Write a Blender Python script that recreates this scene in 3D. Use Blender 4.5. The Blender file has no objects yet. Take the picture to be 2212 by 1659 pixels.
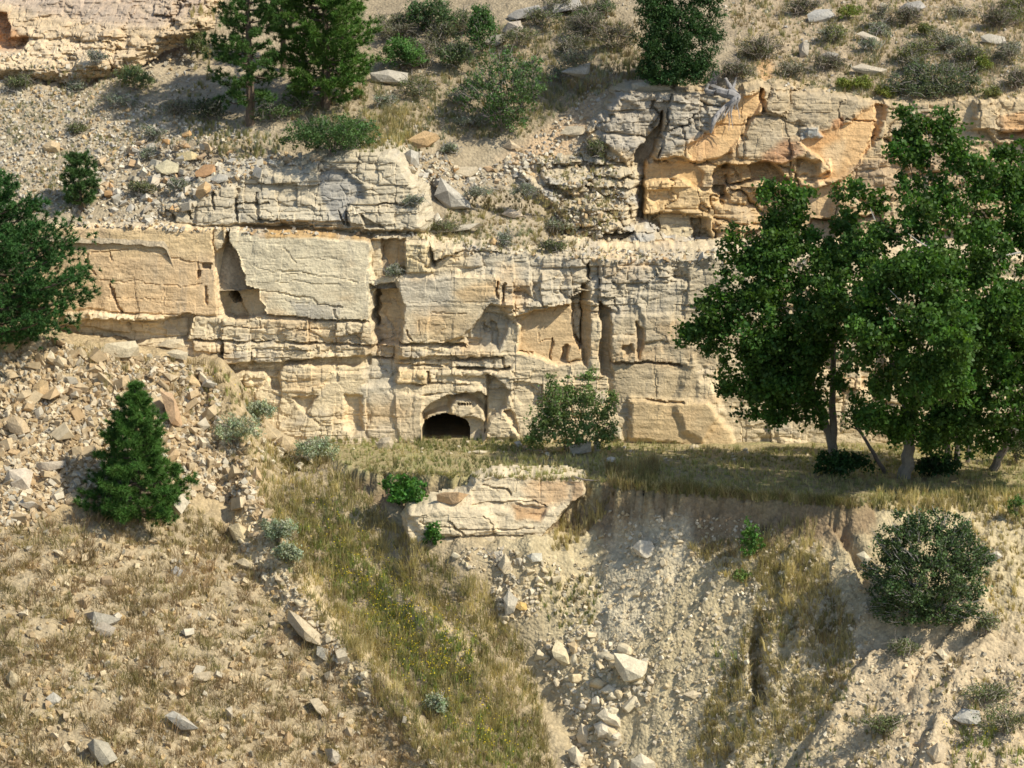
import bpy, bmesh, math, random
import numpy as np
from mathutils import Vector, Matrix, Quaternion

# ------------------------------------------------------------------ camera, sky, sun, exposure
SC = bpy.context.scene
COL = SC.collection
F_PX, PITCH, CAMP = 5027.0, math.radians(10.6), (0.0, -100.0, 21.0)
cam_d = bpy.data.cameras.new('camera')
cam_d.sensor_width = 36.0
cam_d.lens = 36.0 * F_PX / 2212.0
cam_d.clip_start, cam_d.clip_end = 1.0, 600.0
cam = bpy.data.objects.new('camera', cam_d)
cam.location = CAMP
cam.rotation_euler = (math.pi / 2 - PITCH, 0, 0)
COL.objects.link(cam)
SC.camera = cam

SUN = Vector((0.64, -0.27, 0.715)).normalized()          # direction towards the sun
wd = bpy.data.worlds.new('World'); SC.world = wd; wd.use_nodes = True
nt = wd.node_tree
bgn = nt.nodes['Background']
sky = nt.nodes.new('ShaderNodeTexSky'); sky.sky_type = 'NISHITA'; sky.sun_disc = False
sky.sun_elevation = math.asin(SUN.z); sky.sun_rotation = math.atan2(SUN.x, SUN.y)
sky.air_density = 1.0; sky.dust_density = 0.6
nt.links.new(sky.outputs[0], bgn.inputs[0]); bgn.inputs[1].default_value = 0.14
sl = bpy.data.lights.new('sun', 'SUN'); sl.energy = 4.7; sl.angle = math.radians(0.5); sl.color = (1.0, 0.96, 0.83)
so = bpy.data.objects.new('sun', sl); so.rotation_euler = (-SUN).to_track_quat('-Z', 'Y').to_euler(); so.location = (40, -60, 60)
COL.objects.link(so)
SC.view_settings.view_transform = 'Standard'; SC.view_settings.look = 'None'
SC.view_settings.gamma = 1.0; SC.view_settings.exposure = 0.24
SC.view_settings.use_curve_mapping = False
SC.cycles.filter_width = 1.6
SC.cycles.max_bounces = 5; SC.cycles.diffuse_bounces = 3; SC.cycles.transparent_max_bounces = 4
SC.cycles.use_denoising = True

rng = np.random.default_rng(7)
random.seed(7)

# ------------------------------------------------------------------ picture point <-> place
CP, SP = math.cos(PITCH), math.sin(PITCH)
def pix(X, Y, Z):
    dy, dz = Y - CAMP[1], Z - CAMP[2]
    dep = dy * CP - dz * SP
    return 1106 + F_PX * X / dep, 829.5 - F_PX * (dy * SP + dz * CP) / dep, dep
def at(px, py, Y):
    """world point on the plane at depth Y seen at (px, py)"""
    a = (px - 1106) / F_PX; b = (829.5 - py) / F_PX
    t = (Y - CAMP[1]) / (CP + b * SP)
    return np.stack(np.broadcast_arrays(a * t, Y + 0 * t, CAMP[2] + t * (-SP + b * CP)), -1)
def P(tag, s):
    """points read off an enlarged view of the photograph, as metres-plan units of the 2212 px frame"""
    x0, y0, k = {'A': (0, 0, 1), '1': (0, 0, 1/3), '2': (737.3, 0, 1/3), '3': (1474.7, 0, 1/3), '4': (0, 460.8, 1/3),
                 '5': (737.3, 460.8, 1/3), '6': (1474.7, 460.8, 1/3), '7': (0, 1008, .3924), '8': (737.3, 1008, .3924),
                 '9': (1474.7, 1008, .3924), 'K': (288, 288, .293), 'L': (792, 648, .293), 'M': (1224, 144, .3255), 'N': (0, 684, .293)}[tag]
    out = []
    for w in s.split():
        a, b = w.split(',')
        out.append((x0 + float(a) * k, y0 + float(b) * k))
    return np.array(out)

# ------------------------------------------------------------------ noise (numpy)
def _h(ix, iy, iz, seed):
    h = (ix.astype(np.int64) * 374761393 + iy.astype(np.int64) * 668265263 + iz.astype(np.int64) * 2147483647 + seed * 1274126177) & 0xffffffff
    h = ((h ^ (h >> 13)) * 1274126177) & 0xffffffff
    return ((h ^ (h >> 16)) & 0xffffff) / float(0xffffff)
def vn(x, y, z, seed=0):
    ix, iy, iz = np.floor(x), np.floor(y), np.floor(z)
    fx, fy, fz = x - ix, y - iy, z - iz
    fx, fy, fz = fx*fx*(3-2*fx), fy*fy*(3-2*fy), fz*fz*(3-2*fz)
    r = 0
    for a in (0, 1):
        for b in (0, 1):
            for c in (0, 1):
                w = (fx if a else 1-fx) * (fy if b else 1-fy) * (fz if c else 1-fz)
                r = r + w * _h(ix+a, iy+b, iz+c, seed)
    return r * 2 - 1
def vn2(x, y, seed=0):
    ix, iy = np.floor(x), np.floor(y)
    fx, fy = x - ix, y - iy
    fx, fy = fx*fx*(3-2*fx), fy*fy*(3-2*fy)
    z = np.zeros_like(ix)
    r = 0
    for a in (0, 1):
        for b in (0, 1):
            r = r + (fx if a else 1-fx) * (fy if b else 1-fy) * _h(ix+a, iy+b, z, seed)
    return r * 2 - 1
def fbm2(x, y, oct=4, seed=0, gain=.5):
    r, a, f, s = 0, 1.0, 1.0, 0.0
    for i in range(oct):
        r = r + a * vn2(x * f + 17.3 * i, y * f - 9.1 * i, seed + i); s += a; a *= gain; f *= 2.03
    return r / s
def worley(x, y, seed=0):
    """F1, F2 and a random number per cell"""
    ix, iy = np.floor(x), np.floor(y)
    z = np.zeros_like(ix)
    f1 = np.full(x.shape, 9.0); f2 = np.full(x.shape, 9.0); cid = np.zeros(x.shape)
    for a in (-1, 0, 1):
        for b in (-1, 0, 1):
            cx, cy = ix + a, iy + b
            d = np.hypot(cx + _h(cx, cy, z, seed) - x, cy + _h(cx, cy, z, seed + 5) - y)
            m = d < f1
            f2 = np.where(m, f1, np.minimum(f2, d)); f1 = np.where(m, d, f1)
            cid = np.where(m, _h(cx, cy, z, seed + 11), cid)
    return f1, f2, cid
def sst(a, b, x):
    t = np.clip((x - a) / (b - a), 0, 1)
    return t * t * (3 - 2 * t)
def sdf(u, v, pts):
    """signed distance to a polygon, negative inside"""
    d = np.full(u.shape, 1e9); inside = np.zeros(u.shape, bool)
    n = len(pts)
    for i in range(n):
        x0, y0 = pts[i]; x1, y1 = pts[(i + 1) % n]
        ex, ey = x1 - x0, y1 - y0
        wx, wy = u - x0, v - y0
        t = np.clip((wx * ex + wy * ey) / (ex * ex + ey * ey + 1e-9), 0, 1)
        d = np.minimum(d, (wx - t * ex) ** 2 + (wy - t * ey) ** 2)
        c = ((y0 > v) != (y1 > v)) & (u < (x1 - x0) * (v - y0) / (y1 - y0 + 1e-12) + x0)
        inside ^= c
    d = np.sqrt(d)
    return np.where(inside, -d, d)
def dline(u, v, pts):
    d = np.full(u.shape, 1e9)
    for (x0, y0), (x1, y1) in zip(pts[:-1], pts[1:]):
        ex, ey = x1 - x0, y1 - y0
        wx, wy = u - x0, v - y0
        t = np.clip((wx * ex + wy * ey) / (ex * ex + ey * ey + 1e-9), 0, 1)
        d = np.minimum(d, (wx - t * ex) ** 2 + (wy - t * ey) ** 2)
    return np.sqrt(d)
def rbf(pts, val, q, smooth=1e-3):
    """thin-plate interpolation"""
    def U(r2): return np.where(r2 > 1e-12, r2 * np.log(np.maximum(r2, 1e-12)), 0)
    n = len(pts)
    K = U(((pts[:, None] - pts[None]) ** 2).sum(-1)) + smooth * np.eye(n)
    Pm = np.c_[np.ones(n), pts]
    A = np.zeros((n + 3, n + 3)); A[:n, :n] = K; A[:n, n:] = Pm; A[n:, :n] = Pm.T
    w = np.linalg.solve(A, np.r_[val, 0, 0, 0])
    out = w[n] + w[n + 1] * q[:, 0] + w[n + 2] * q[:, 1]
    for i in range(n):
        out += w[i] * U((q[:, 0] - pts[i, 0]) ** 2 + (q[:, 1] - pts[i, 1]) ** 2)
    return out

# ------------------------------------------------------------------ objects
def mk(name, V, Fc, mat, parent=None, col=None, smooth=False, kind=None, label=None, cat=None, group=None):
    me = bpy.data.meshes.new(name)
    V = np.ascontiguousarray(V, np.float32); Fc = np.ascontiguousarray(Fc, np.int32)
    k = Fc.shape[1]
    me.vertices.add(len(V)); me.vertices.foreach_set('co', V.ravel())
    me.loops.add(Fc.size); me.loops.foreach_set('vertex_index', Fc.ravel())
    me.polygons.add(len(Fc)); me.polygons.foreach_set('loop_start', np.arange(len(Fc), dtype=np.int32) * k)
    me.polygons.foreach_set('use_smooth', np.full(len(Fc), bool(smooth)))
    me.update(calc_edges=True)
    if col is not None:
        a = me.attributes.new('col', 'FLOAT_COLOR', 'POINT')
        c = np.ones((len(V), 4), np.float32); c[:, :3] = col
        a.data.foreach_set('color', c.ravel())
    if mat: me.materials.append(mat)
    o = bpy.data.objects.new(name, me); COL.objects.link(o)
    if parent: o.parent = parent
    return tag(o, label, cat, group, kind)
def tag(o, label=None, cat=None, group=None, kind=None):
    if label: o['label'] = label
    if cat: o['category'] = cat
    if group: o['group'] = group
    if kind: o['kind'] = kind
    return o
def empty(name, loc, label=None, cat=None, group=None, kind=None):
    o = bpy.data.objects.new(name, None); COL.objects.link(o); o.location = [float(c) for c in loc]
    o.empty_display_size = .1
    return tag(o, label, cat, group, kind)
def grid_faces(nr, nc):
    i = np.arange(nr * nc).reshape(nr, nc)
    return np.stack([i[:-1, :-1], i[:-1, 1:], i[1:, 1:], i[1:, :-1]], -1).reshape(-1, 4)
def split_parts(root_name, V, Fc, C, fid, names, mat, parent, smooth=False, labels=None):
    """one mesh object per face id"""
    out = []
    for k, nm in enumerate(names):
        m = fid == k
        if not m.any(): continue
        f = Fc[m]; used, inv = np.unique(f, return_inverse=True)
        out.append(mk(nm, V[used], inv.reshape(f.shape), mat, parent, C[used], smooth))
    return out

# ------------------------------------------------------------------ materials
def newmat(name):
    m = bpy.data.materials.new(name); m.use_nodes = True
    t = m.node_tree; b = t.nodes['Principled BSDF']
    return m, t, b
def N(t, kind, **kw):
    n = t.nodes.new(kind)
    for k, v in kw.items():
        if k in ('operation', 'blend_type', 'data_type', 'attribute_name', 'attribute_type', 'feature', 'distance', 'noise_dimensions', 'clamp_factor'): setattr(n, k, v)
        else: n.inputs[k].default_value = v
    return n
def mul_col(t, a, b_fac_out, lo, hi):
    """colour a times a grey running lo..hi with a 0..1 factor"""
    mr = t.nodes.new('ShaderNodeMapRange'); mr.inputs['From Min'].default_value = .25; mr.inputs['From Max'].default_value = .75
    mr.inputs['To Min'].default_value = lo; mr.inputs['To Max'].default_value = hi
    t.links.new(b_fac_out, mr.inputs['Value'])
    mx = t.nodes.new('ShaderNodeVectorMath'); mx.operation = 'SCALE'
    t.links.new(a, mx.inputs[0]); t.links.new(mr.outputs[0], mx.inputs['Scale'])
    return mx.outputs[0]
def earth_mat(name, src, fine, coarse, strata=0.0, bump=.05, lo=.78, hi=1.2, peb=0.0):
    """mineral surface: colour from the mesh (or per object), grain, small relief"""
    m, t, b = newmat(name)
    geo = t.nodes.new('ShaderNodeTexCoord')
    if src == 'attr':
        co = t.nodes.new('ShaderNodeAttribute'); co.attribute_name = 'col'; c = co.outputs['Color']
    else:
        oi = t.nodes.new('ShaderNodeObjectInfo'); cr = t.nodes.new('ShaderNodeValToRGB')
        el = cr.color_ramp.elements
        while len(el) < len(src): el.new(.5)
        for i, (p, rgb) in enumerate(src): el[i].position = p; el[i].color = (*rgb, 1)
        t.links.new(oi.outputs['Random'], cr.inputs[0]); c = cr.outputs[0]
    n1 = N(t, 'ShaderNodeTexNoise', Scale=coarse, Detail=3.0, Roughness=.62)
    n2 = N(t, 'ShaderNodeTexNoise', Scale=fine, Detail=2.0, Roughness=.7)
    for n in (n1, n2): t.links.new(geo.outputs['Object'], n.inputs['Vector'])
    c = mul_col(t, c, n1.outputs['Fac'], lo, hi)
    c = mul_col(t, c, n2.outputs['Fac'], .84, 1.14)
    hsum = t.nodes.new('ShaderNodeMath'); hsum.operation = 'ADD'
    t.links.new(n1.outputs['Fac'], hsum.inputs[0]); t.links.new(n2.outputs['Fac'], hsum.inputs[1])
    h = hsum.outputs[0]
    if strata:
        mp = t.nodes.new('ShaderNodeMapping'); mp.inputs['Scale'].default_value = (.6, .6, 5.0)
        t.links.new(geo.outputs['Object'], mp.inputs[0])
        n3 = N(t, 'ShaderNodeTexNoise', Scale=1.3, Detail=3.0, Roughness=.6)
        t.links.new(mp.outputs[0], n3.inputs['Vector'])
        c = mul_col(t, c, n3.outputs['Fac'], 1 - .16 * strata, 1 + .12 * strata)
        ms = t.nodes.new('ShaderNodeMath'); ms.operation = 'MULTIPLY_ADD'; ms.inputs[1].default_value = .7 * strata
        t.links.new(n3.outputs['Fac'], ms.inputs[0]); t.links.new(h, ms.inputs[2]); h = ms.outputs[0]
    if peb:
        vo = N(t, 'ShaderNodeTexVoronoi', Scale=peb)
        t.links.new(geo.outputs['Object'], vo.inputs['Vector'])
        sp = t.nodes.new('ShaderNodeSeparateColor'); t.links.new(vo.outputs['Color'], sp.inputs[0])
        c = mul_col(t, c, sp.outputs[0], .86, 1.1)
        ms = t.nodes.new('ShaderNodeMath'); ms.operation = 'MULTIPLY_ADD'; ms.inputs[1].default_value = -1.0
        t.links.new(vo.outputs['Distance'], ms.inputs[0]); t.links.new(h, ms.inputs[2]); h = ms.outputs[0]
    bp = t.nodes.new('ShaderNodeBump'); bp.inputs['Strength'].default_value = 1.0; bp.inputs['Distance'].default_value = bump
    t.links.new(h, bp.inputs['Height']); t.links.new(bp.outputs[0], b.inputs['Normal'])
    t.links.new(c, b.inputs['Base Color'])
    b.inputs['Roughness'].default_value = .92; b.inputs['Specular IOR Level'].default_value = .15
    return m
def leaf_mat(name, rough=.5, spec=.3, trans=.25):
    m, t, b = newmat(name)
    co = t.nodes.new('ShaderNodeAttribute'); co.attribute_name = 'col'
    t.links.new(co.outputs['Color'], b.inputs['Base Color'])
    b.inputs['Roughness'].default_value = rough; b.inputs['Specular IOR Level'].default_value = spec
    if trans:
        tr = t.nodes.new('ShaderNodeBsdfTranslucent'); mx = t.nodes.new('ShaderNodeMixShader'); mx.inputs[0].default_value = trans
        mc = t.nodes.new('ShaderNodeVectorMath'); mc.operation = 'MULTIPLY'; mc.inputs[1].default_value = (1.25, 1.3, .6)
        t.links.new(co.outputs['Color'], mc.inputs[0]); t.links.new(mc.outputs[0], tr.inputs[0])
        t.links.new(b.outputs[0], mx.inputs[1]); t.links.new(tr.outputs[0], mx.inputs[2])
        t.links.new(mx.outputs[0], t.nodes['Material Output'].inputs[0])
    return m
M_ROCK = earth_mat('sandstone', 'attr', 11.0, 2.4, strata=1.35, bump=.03, lo=.82, hi=1.14)
M_BOULDER = earth_mat('boulder_rock', 'attr', 12.0, 3.0, bump=.018, lo=.8, hi=1.16)
M_SOIL = earth_mat('stony_soil', 'attr', 9.0, 1.6, bump=.045, lo=.82, hi=1.16, peb=7.0)
M_STONE = earth_mat('loose_stone', [(0, (.36, .26, .15)), (.18, (.50, .385, .235)), (.4, (.45, .325, .185)), (.55, (.54, .44, .29)), (.72, (.42, .28, .145)), (.86, (.45, .40, .31)), (1, (.58, .47, .31))], 6.0, 2.0, bump=.012)
M_GREYSTONE = earth_mat('pale_loose_stone', [(0, (.44, .38, .28)), (.25, (.60, .53, .41)), (.45, (.40, .36, .30)), (.65, (.56, .47, .33)), (.86, (.46, .27, .12)), (1, (.64, .56, .43))], 6.0, 2.0, bump=.012)
M_CHALK = earth_mat('chalky_stone', [(0, (.52, .43, .28)), (.3, (.62, .53, .37)), (.6, (.56, .44, .26)), (.8, (.50, .42, .30)), (1, (.64, .55, .40))], 6.0, 2.0, bump=.012)
M_BITS = earth_mat('stone_chips', 'attr', 30.0, 5.0, bump=.02)
M_BARK = earth_mat('bark', 'attr', 30.0, 6.0, bump=.02)
M_NEEDLE = leaf_mat('pine_needle', .6, .1, .2)
M_LEAF = leaf_mat('broad_leaf', .5, .2, .36)
M_SHRUB = leaf_mat('shrub_leaf', .6, .25, .25)
M_GRASS = leaf_mat('dry_grass', .7, .15, .3)
# ------------------------------------------------------------------ rock faces: relief over a leaning plane, features where the rock has them
CLOUD = []          # points of all ground and rock, for standing things on them
class Face:
    def __init__(s, u0, u1, v0, v1, vref, Yb, tilt, step, seed):
        s.seed = seed; s.Yb, s.tilt = Yb, tilt
        s.Zref = float(at(1106, vref, Yb)[2])
        xs = np.arange(float(at(u0, vref, Yb)[0]), float(at(u1, vref, Yb)[0]), step)
        zt = float(at(1106, v0, Yb + tilt * 3)[2]); zb = float(at(1106, v1, Yb)[2])
        zs = np.arange(zb, zt, step)
        s.X, s.Z = np.meshgrid(xs, zs)
        s.shape = s.X.shape
        s.Y0 = Yb + tilt * (s.Z - s.Zref)
        s.U, s.V, _ = pix(s.X, s.Y0, s.Z)
        s.D = np.zeros(s.shape)
        s.rough = np.ones(s.shape)
        s.C = np.zeros(s.shape + (3,))
        j = .45
        s.Uj = s.U + 7 * fbm2(s.X * 1.3, s.Z * 1.3, 3, seed) + 3.0 * fbm2(s.X * 6, s.Z * 6, 2, seed + 3)
        s.Vj = s.V + 5 * fbm2(s.X * 1.3 + 40, s.Z * 1.3, 3, seed + 7) + 2.5 * fbm2(s.X * 6 + 9, s.Z * 6, 2, seed + 9)
    def _sub(s, pts, m):
        lo, hi = pts.min(0) - m, pts.max(0) + m
        k = (s.U > lo[0]) & (s.U < hi[0]) & (s.V > lo[1]) & (s.V < hi[1])
        return np.nonzero(k)
    def w(s, pts, soft, jit=True):
        i = s._sub(pts, soft + 14)
        sd = sdf((s.Uj if jit else s.U)[i], (s.Vj if jit else s.V)[i], pts)
        return i, 1 - sst(-soft * .5, soft, sd), sd
    def poly(s, pts, d, soft=4, jit=True, rough=None, grad=None):
        i, w, _ = s.w(pts, soft, jit)
        dd = d
        if grad is not None:                       # depth runs d -> grad[2] between two u (or v) positions
            ax, a, b, d2 = grad
            q = (s.U if ax == 'u' else s.V)[i]
            dd = d + (d2 - d) * np.clip((q - a) / (b - a), 0, 1)
        s.D[i] += w * dd
        if rough is not None: s.rough[i] = s.rough[i] * (1 - w) + rough * w
    def line(s, pts, width, depth):
        i = s._sub(pts, width + 14)
        d = dline(s.Uj[i], s.Vj[i], pts)
        gap = sst(-.55, .1, fbm2(s.X[i] * 1.1, s.Z[i] * 1.1, 2, s.seed + 31))
        if width < 2.7: depth *= .55
        s.D[i] += depth * (1 - sst(width * .35, width, d)) * (.35 + .65 * gap)
    def tint(s, pts, rgb, soft=10, amt=1.0, rough=None):
        i, w, _ = s.w(pts, soft)
        n = .5 + .5 * fbm2(s.X[i] * 1.7, s.Z[i] * 1.7, 3, s.seed + 77)
        w = (w * amt * np.clip(.55 + .9 * n, 0, 1))[..., None]
        s.C[i] = s.C[i] * (1 - w) + np.array(rgb) * w
        if rough is not None:
            w = w[..., 0]; s.rough[i] = s.rough[i] * (1 - w) + rough * w
    def beds(s, thick, amp, blockw, bamp, crack=.06, var=.5, seed=0):
        r = np.random.default_rng(s.seed * 13 + seed)
        e = [s.Z.min() - 1]
        while e[-1] < s.Z.max() + 1: e.append(e[-1] + thick * (1 - var + 2 * var * r.random()))
        e = np.array(e)
        zz = s.Z + .16 * fbm2(s.X * .35, s.Z * .3, 3, s.seed + seed) + .035 * fbm2(s.X * 3, s.Z * 3, 2, s.seed + seed + 1)
        b = np.searchsorted(e, zz) - 1
        off = r.random(len(e) + 2) * 2 - 1
        ww = blockw * (.5 + r.random(len(e) + 2)); ph = r.random(len(e) + 2) * 9
        xx = s.X + .18 * fbm2(s.X * .8, s.Z * 1.5, 3, s.seed + seed + 2)
        q = xx / ww[b] + ph[b]; k = np.floor(q)
        blk = _h(k, b.astype(float), np.zeros_like(k), s.seed + seed) * 2 - 1
        near = np.minimum(zz - e[b], e[np.minimum(b + 1, len(e) - 1)] - zz)
        fx = np.minimum(q - k, 1 - (q - k)) * ww[b]
        on = _h(k, b.astype(float), np.ones_like(k), s.seed + seed) > .7
        gate = sst(-.15, .35, fbm2(s.X * .45, s.Z * .9, 3, s.seed + seed + 90))
        d = amp * off[b] + bamp * blk + crack * gate * (1 - sst(.0, .055, near)) + crack * .8 * (1 - sst(0, .05, fx)) * on
        d += crack * 1.2 * sst(.12, 0, near) * 0.4
        s.D += d * s.rough
    def joints(s, wid, amp, crack=.08, seed=0):
        """upright joints: columns and blocks standing in and out"""
        xx = s.X + .35 * fbm2(s.X * .5, s.Z * .45, 3, s.seed + seed + 40) + .06 * fbm2(s.X * 3, s.Z * 3, 2, s.seed + seed + 41)
        q = xx / wid; k = np.floor(q); ph = _h(k, np.zeros_like(k), np.zeros_like(k), s.seed + seed) * 7
        b = np.floor((s.Z + .3 * fbm2(s.X * .7, s.Z * .7, 2, s.seed + seed + 42)) / 1.7 + ph)
        d = amp * (_h(k, b, np.zeros_like(k), s.seed + seed + 1) * 2 - 1)
        f = np.minimum(q - k, 1 - (q - k)) * wid
        on = _h(k, b, np.ones_like(k), s.seed + seed + 2) > .66
        tl = (_h(k, b, np.ones_like(k) * 2, s.seed + seed) - .5) * 1.2 * amp * (q - k - .5)
        s.D += s.rough * (d + tl + crack * on * (1 - sst(0, .07, f)))
    def lumps(s, sc, amp, seed=0, asp=1.6):
        f1, f2, cid = worley(s.X * sc / asp + .3 * fbm2(s.X * 2, s.Z * 2, 2, seed), s.Z * sc, s.seed + seed)
        s.D += s.rough * amp * ((cid - .5) * 1.2 + (f1 - .5) * .5 + .5 * (1 - sst(.0, .12, f2 - f1)))
    def grain(s, amp):
        s.D += amp * (s.rough * .7 + .3) * fbm2(s.X * 2.4, s.Z * 4.5, 5, s.seed + 50, .55)
        s.D += amp * 1.2 * fbm2(s.X * .5, s.Z * .5, 3, s.seed + 60)
    def speckle(s, grey, amt):
        n = sst(.05, .5, fbm2(s.X * 1.1, s.Z * 1.6, 5, s.seed + 80, .6)) * amt * np.clip(s.rough, 0, 1)
        s.C = s.C * (1 - n[..., None]) + np.array(grey) * n[..., None]
        st = sst(.12, .6, fbm2(s.X * 2.6, s.Z * .35, 4, s.seed + 85, .6)) * sst(-.1, .4, fbm2(s.X * .4, s.Z * .3, 2, s.seed + 86)) * .4      # dark run-off stains
        s.C = s.C * (1 - st[..., None]) + np.array((.34, .29, .22)) * st[..., None]
    def outline(s, pts, rate=.07, deep=3.0):
        sd = sdf(s.Uj, s.Vj, pts)
        s.sd = sd
        s.D += np.clip(sd * rate, 0, deep)
    def build(s, root, parts, mat, base='rock_face', keep=26):
        Y = s.Y0 + s.D
        V = np.stack([s.X, Y, s.Z], -1)
        CLOUD.append((V, 0))
        Fc = grid_faces(*s.shape)
        fid = np.zeros(len(Fc), int)
        uc = s.Uj[:-1, :-1].ravel(); vc = s.Vj[:-1, :-1].ravel()
        names = [base]
        for nm, pts in parts:
            names.append(nm)
            fid[sdf(uc, vc, pts) < 0] = len(names) - 1
        k = (s.sd[:-1, :-1].ravel() < keep) & ~((s.U[:-1, :-1].ravel() < 330) & (s.V[:-1, :-1].ravel() > 850))
        return split_parts(root.name, V.reshape(-1, 3), Fc[k], s.C.reshape(-1, 3), fid[k], names, mat, root)

CREAM, TAN, GREY, FRESH, OCHRE = (.65, .515, .325), (.65, .45, .25), (.47, .41, .31), (.66, .42, .20), (.46, .28, .11)
# ---- the main cliff
cl = Face(-140, 2330, 440, 975, 957, -1.6, .20, .054, 3)
cl.C[:] = CREAM
TOP = P('A', '-400,490 0,489 150,488 330,488 480,497 560,500 740,512 800,520 830,512 900,510 935,525 1000,530 1100,548 1180,552 1270,555 1330,562 1480,562 1560,556 1700,560 2600,560 2600,1400 -400,1400')
slab_l = P('4', '0,80 280,90 1370,110 1388,250 1385,440 1400,660 1210,655 1000,650 830,640 580,625 400,640 0,560')
slab_c = P('4', '1487,115 1900,150 2212,175 2400,190 2405,330 2430,450 2425,590 2400,690 2212,692 1715,662 1700,600 1665,560 1680,497 1600,480 1585,400 1560,350 1530,250 1490,200')
mid_slab = P('5', '370,430 700,400 1000,420 1010,550 950,600 810,800 640,840 400,840 405,650')
fresh_c = P('5', '1110,670 1240,640 1460,590 1500,620 1505,800 1550,860 1560,960 1400,980 1150,900 1160,720')
base_r = P('5', '1870,1200 2212,1220 2360,1230 2500,1400 2560,1520 2300,1500 1880,1450')
low_r = P('5', '1760,970 2190,980 2300,1000 2300,1210 1870,1200 1760,1180')
jumble = P('5', '860,250 1040,240 1600,330 2212,300 2500,300 2500,640 2150,660 1750,640 1690,600 1600,470 1440,590 1240,610 1080,570 1050,430 880,380')
for pg, r in ((slab_l, .14), (slab_c, .2), (mid_slab, .4), (fresh_c, .12), (base_r, .15), (low_r, .25)):
    cl.poly(pg, 0, 6, rough=r)
cl.tint(jumble, GREY, 20, .7, 1.6)
cl.tint(P('4', '1240,680 2212,700 2450,860 2400,940 1400,990 1250,900'), (.57, .46, .295), 10, .6, 1.0)
cl.rough *= .25 + .8 * sst(-.35, .45, fbm2(cl.X * .33, cl.Z * .5, 3, 140))
cl.beds(.95, .08, 2.1, .10, .05, var=.75, seed=1); cl.joints(1.25, .16, .09, 5); cl.joints(.6, .05, .0, 9)
cl.beds(.24, .028, .8, .035, .0, var=.8, seed=2)
cl.lumps(1.7, .06, 4); cl.lumps(.7, .16, 6, 1.0)
cl.grain(.085)
# left slab, chimney, cream slab
cl.poly(slab_l, -.10, 4); cl.poly(slab_c, -.22, 3)
cl.poly(P('4', '1392,260 1440,240 1465,175 1475,110 1487,110 1492,200 1530,250 1560,350 1585,400 1600,480 1680,495 1665,560 1700,600 1715,662 1580,690 1500,690 1440,660 1420,600 1410,480 1392,400'), .30, 3, grad=('u', 466, 492, 1.25))
cl.poly(P('4', '1478,260 1530,250 1585,400 1600,480 1680,495 1665,560 1700,600 1715,662 1600,690 1520,560 1490,420'), -.1, 4, grad=('u', 494, 566, -.75))
cl.poly(P('4', '1465,510 1500,520 1545,590 1500,600 1470,570'), 1.5, 4)
cl.line(P('4', '1375,110 1392,250'), 2.6, .3)
cl.poly(P('4', '1310,322 1370,322 1365,360 1312,355'), .4, 2, False); cl.poly(P('4', '1278,375 1302,370 1300,400 1282,420'), .35, 2, False)
for l, wd_, dp in (('1320,480 1335,580', 3.5, .3), ('1275,310 1285,370', 2, .2), ('710,460 750,560 790,640', 3.2, .25), ('720,250 735,300', 2.5, .15), ('580,260 600,370 610,400', 2.5, .15),
                   ('600,250 830,240', 1.8, .12), ('880,220 1100,280 1300,320', 1.8, .14), ('640,430 900,445 1200,470', 1.8, .1), ('1200,470 1300,460', 2.5, .2), ('700,540 1200,560', 1.6, .07), ('560,620 800,640 1000,650 1210,655', 2.5, .2),
                   ('1830,230 1900,290 1930,320', 1.8, .12), ('1640,335 1760,375 1900,372 2100,405 2212,425 2330,440', 2.0, .16), ('1780,430 1900,438 2212,470', 1.6, .1),
                   ('1600,480 1800,515 2040,545 2060,580 2212,612', 2.6, .22), ('1700,560 1850,568 2000,575', 1.6, .1), ('1720,662 2000,680 2212,695 2400,700', 3.5, .3), ('1600,400 1800,395 2212,380', 1.4, .06), ('1560,300 2212,290', 1.4, .05), ('2170,620 2200,690', 2.5, .2)):
    cl.line(P('4', l), wd_, dp)
# undercut below the left slab and the bedded steps under it
cl.poly(P('4', '560,690 830,690 1090,688 1215,655 1250,668 1215,810 1000,830 840,850 600,850 400,850 400,740'), .62, 4)
cl.poly(P('4', '765,655 1080,662 1060,690 1010,722 900,718 770,712'), -.38, 4); cl.poly(P('4', '580,640 770,662 830,780 690,768 585,740'), -.30, 5)
cl.poly(P('4', '430,650 580,640 580,745 430,745'), -.3, 4)
cl.poly(P('4', '830,715 1215,690 1205,805 1000,800 840,775'), -.12, 3)
cl.poly(P('4', '1250,680 1430,675 1440,820 1220,810'), -.15, 4); cl.poly(P('4', '1250,830 1445,825 1430,890 1260,885'), -.22, 4)
cl.poly(P('4', '1440,690 2212,700 2410,720 2430,850 2400,930 2212,930 1900,962 1600,970 1440,960'), -.22, 5)
for l, wd_, dp in (('1440,735 1800,742 2212,760', 2.2, .2), ('1270,822 1450,826 1800,835 2060,850 2212,850 2400,860', 4, .32), ('1450,890 1700,882 2212,900', 2.4, .2), ('1435,690 1430,810', 2.5, .22), ('1445,830 1420,960', 4.5, .4), ('1830,740 1820,830', 2, .16), ('2040,850 2060,940', 2.2, .18), ('1575,850 1570,900', 2, .16), ('1670,700 1680,740', 2, .16)):
    cl.line(P('4', l), wd_, dp)
cl.poly(P('4', '1380,985 1600,972 1900,965 2100,942 2400,935 2400,990 2100,985 1880,985 1815,1010 1810,1130 1780,1140 1700,1010 1500,1040 1400,1020'), .4, 4)
cl.poly(P('4', '1560,1080 1690,1000 1790,1010 1810,1135 1560,1140'), .12, 4, rough=.2)
cl.poly(P('4', '1820,1000 2100,960 2140,1030 2050,1160 1830,1150'), -.12, 5)
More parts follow.
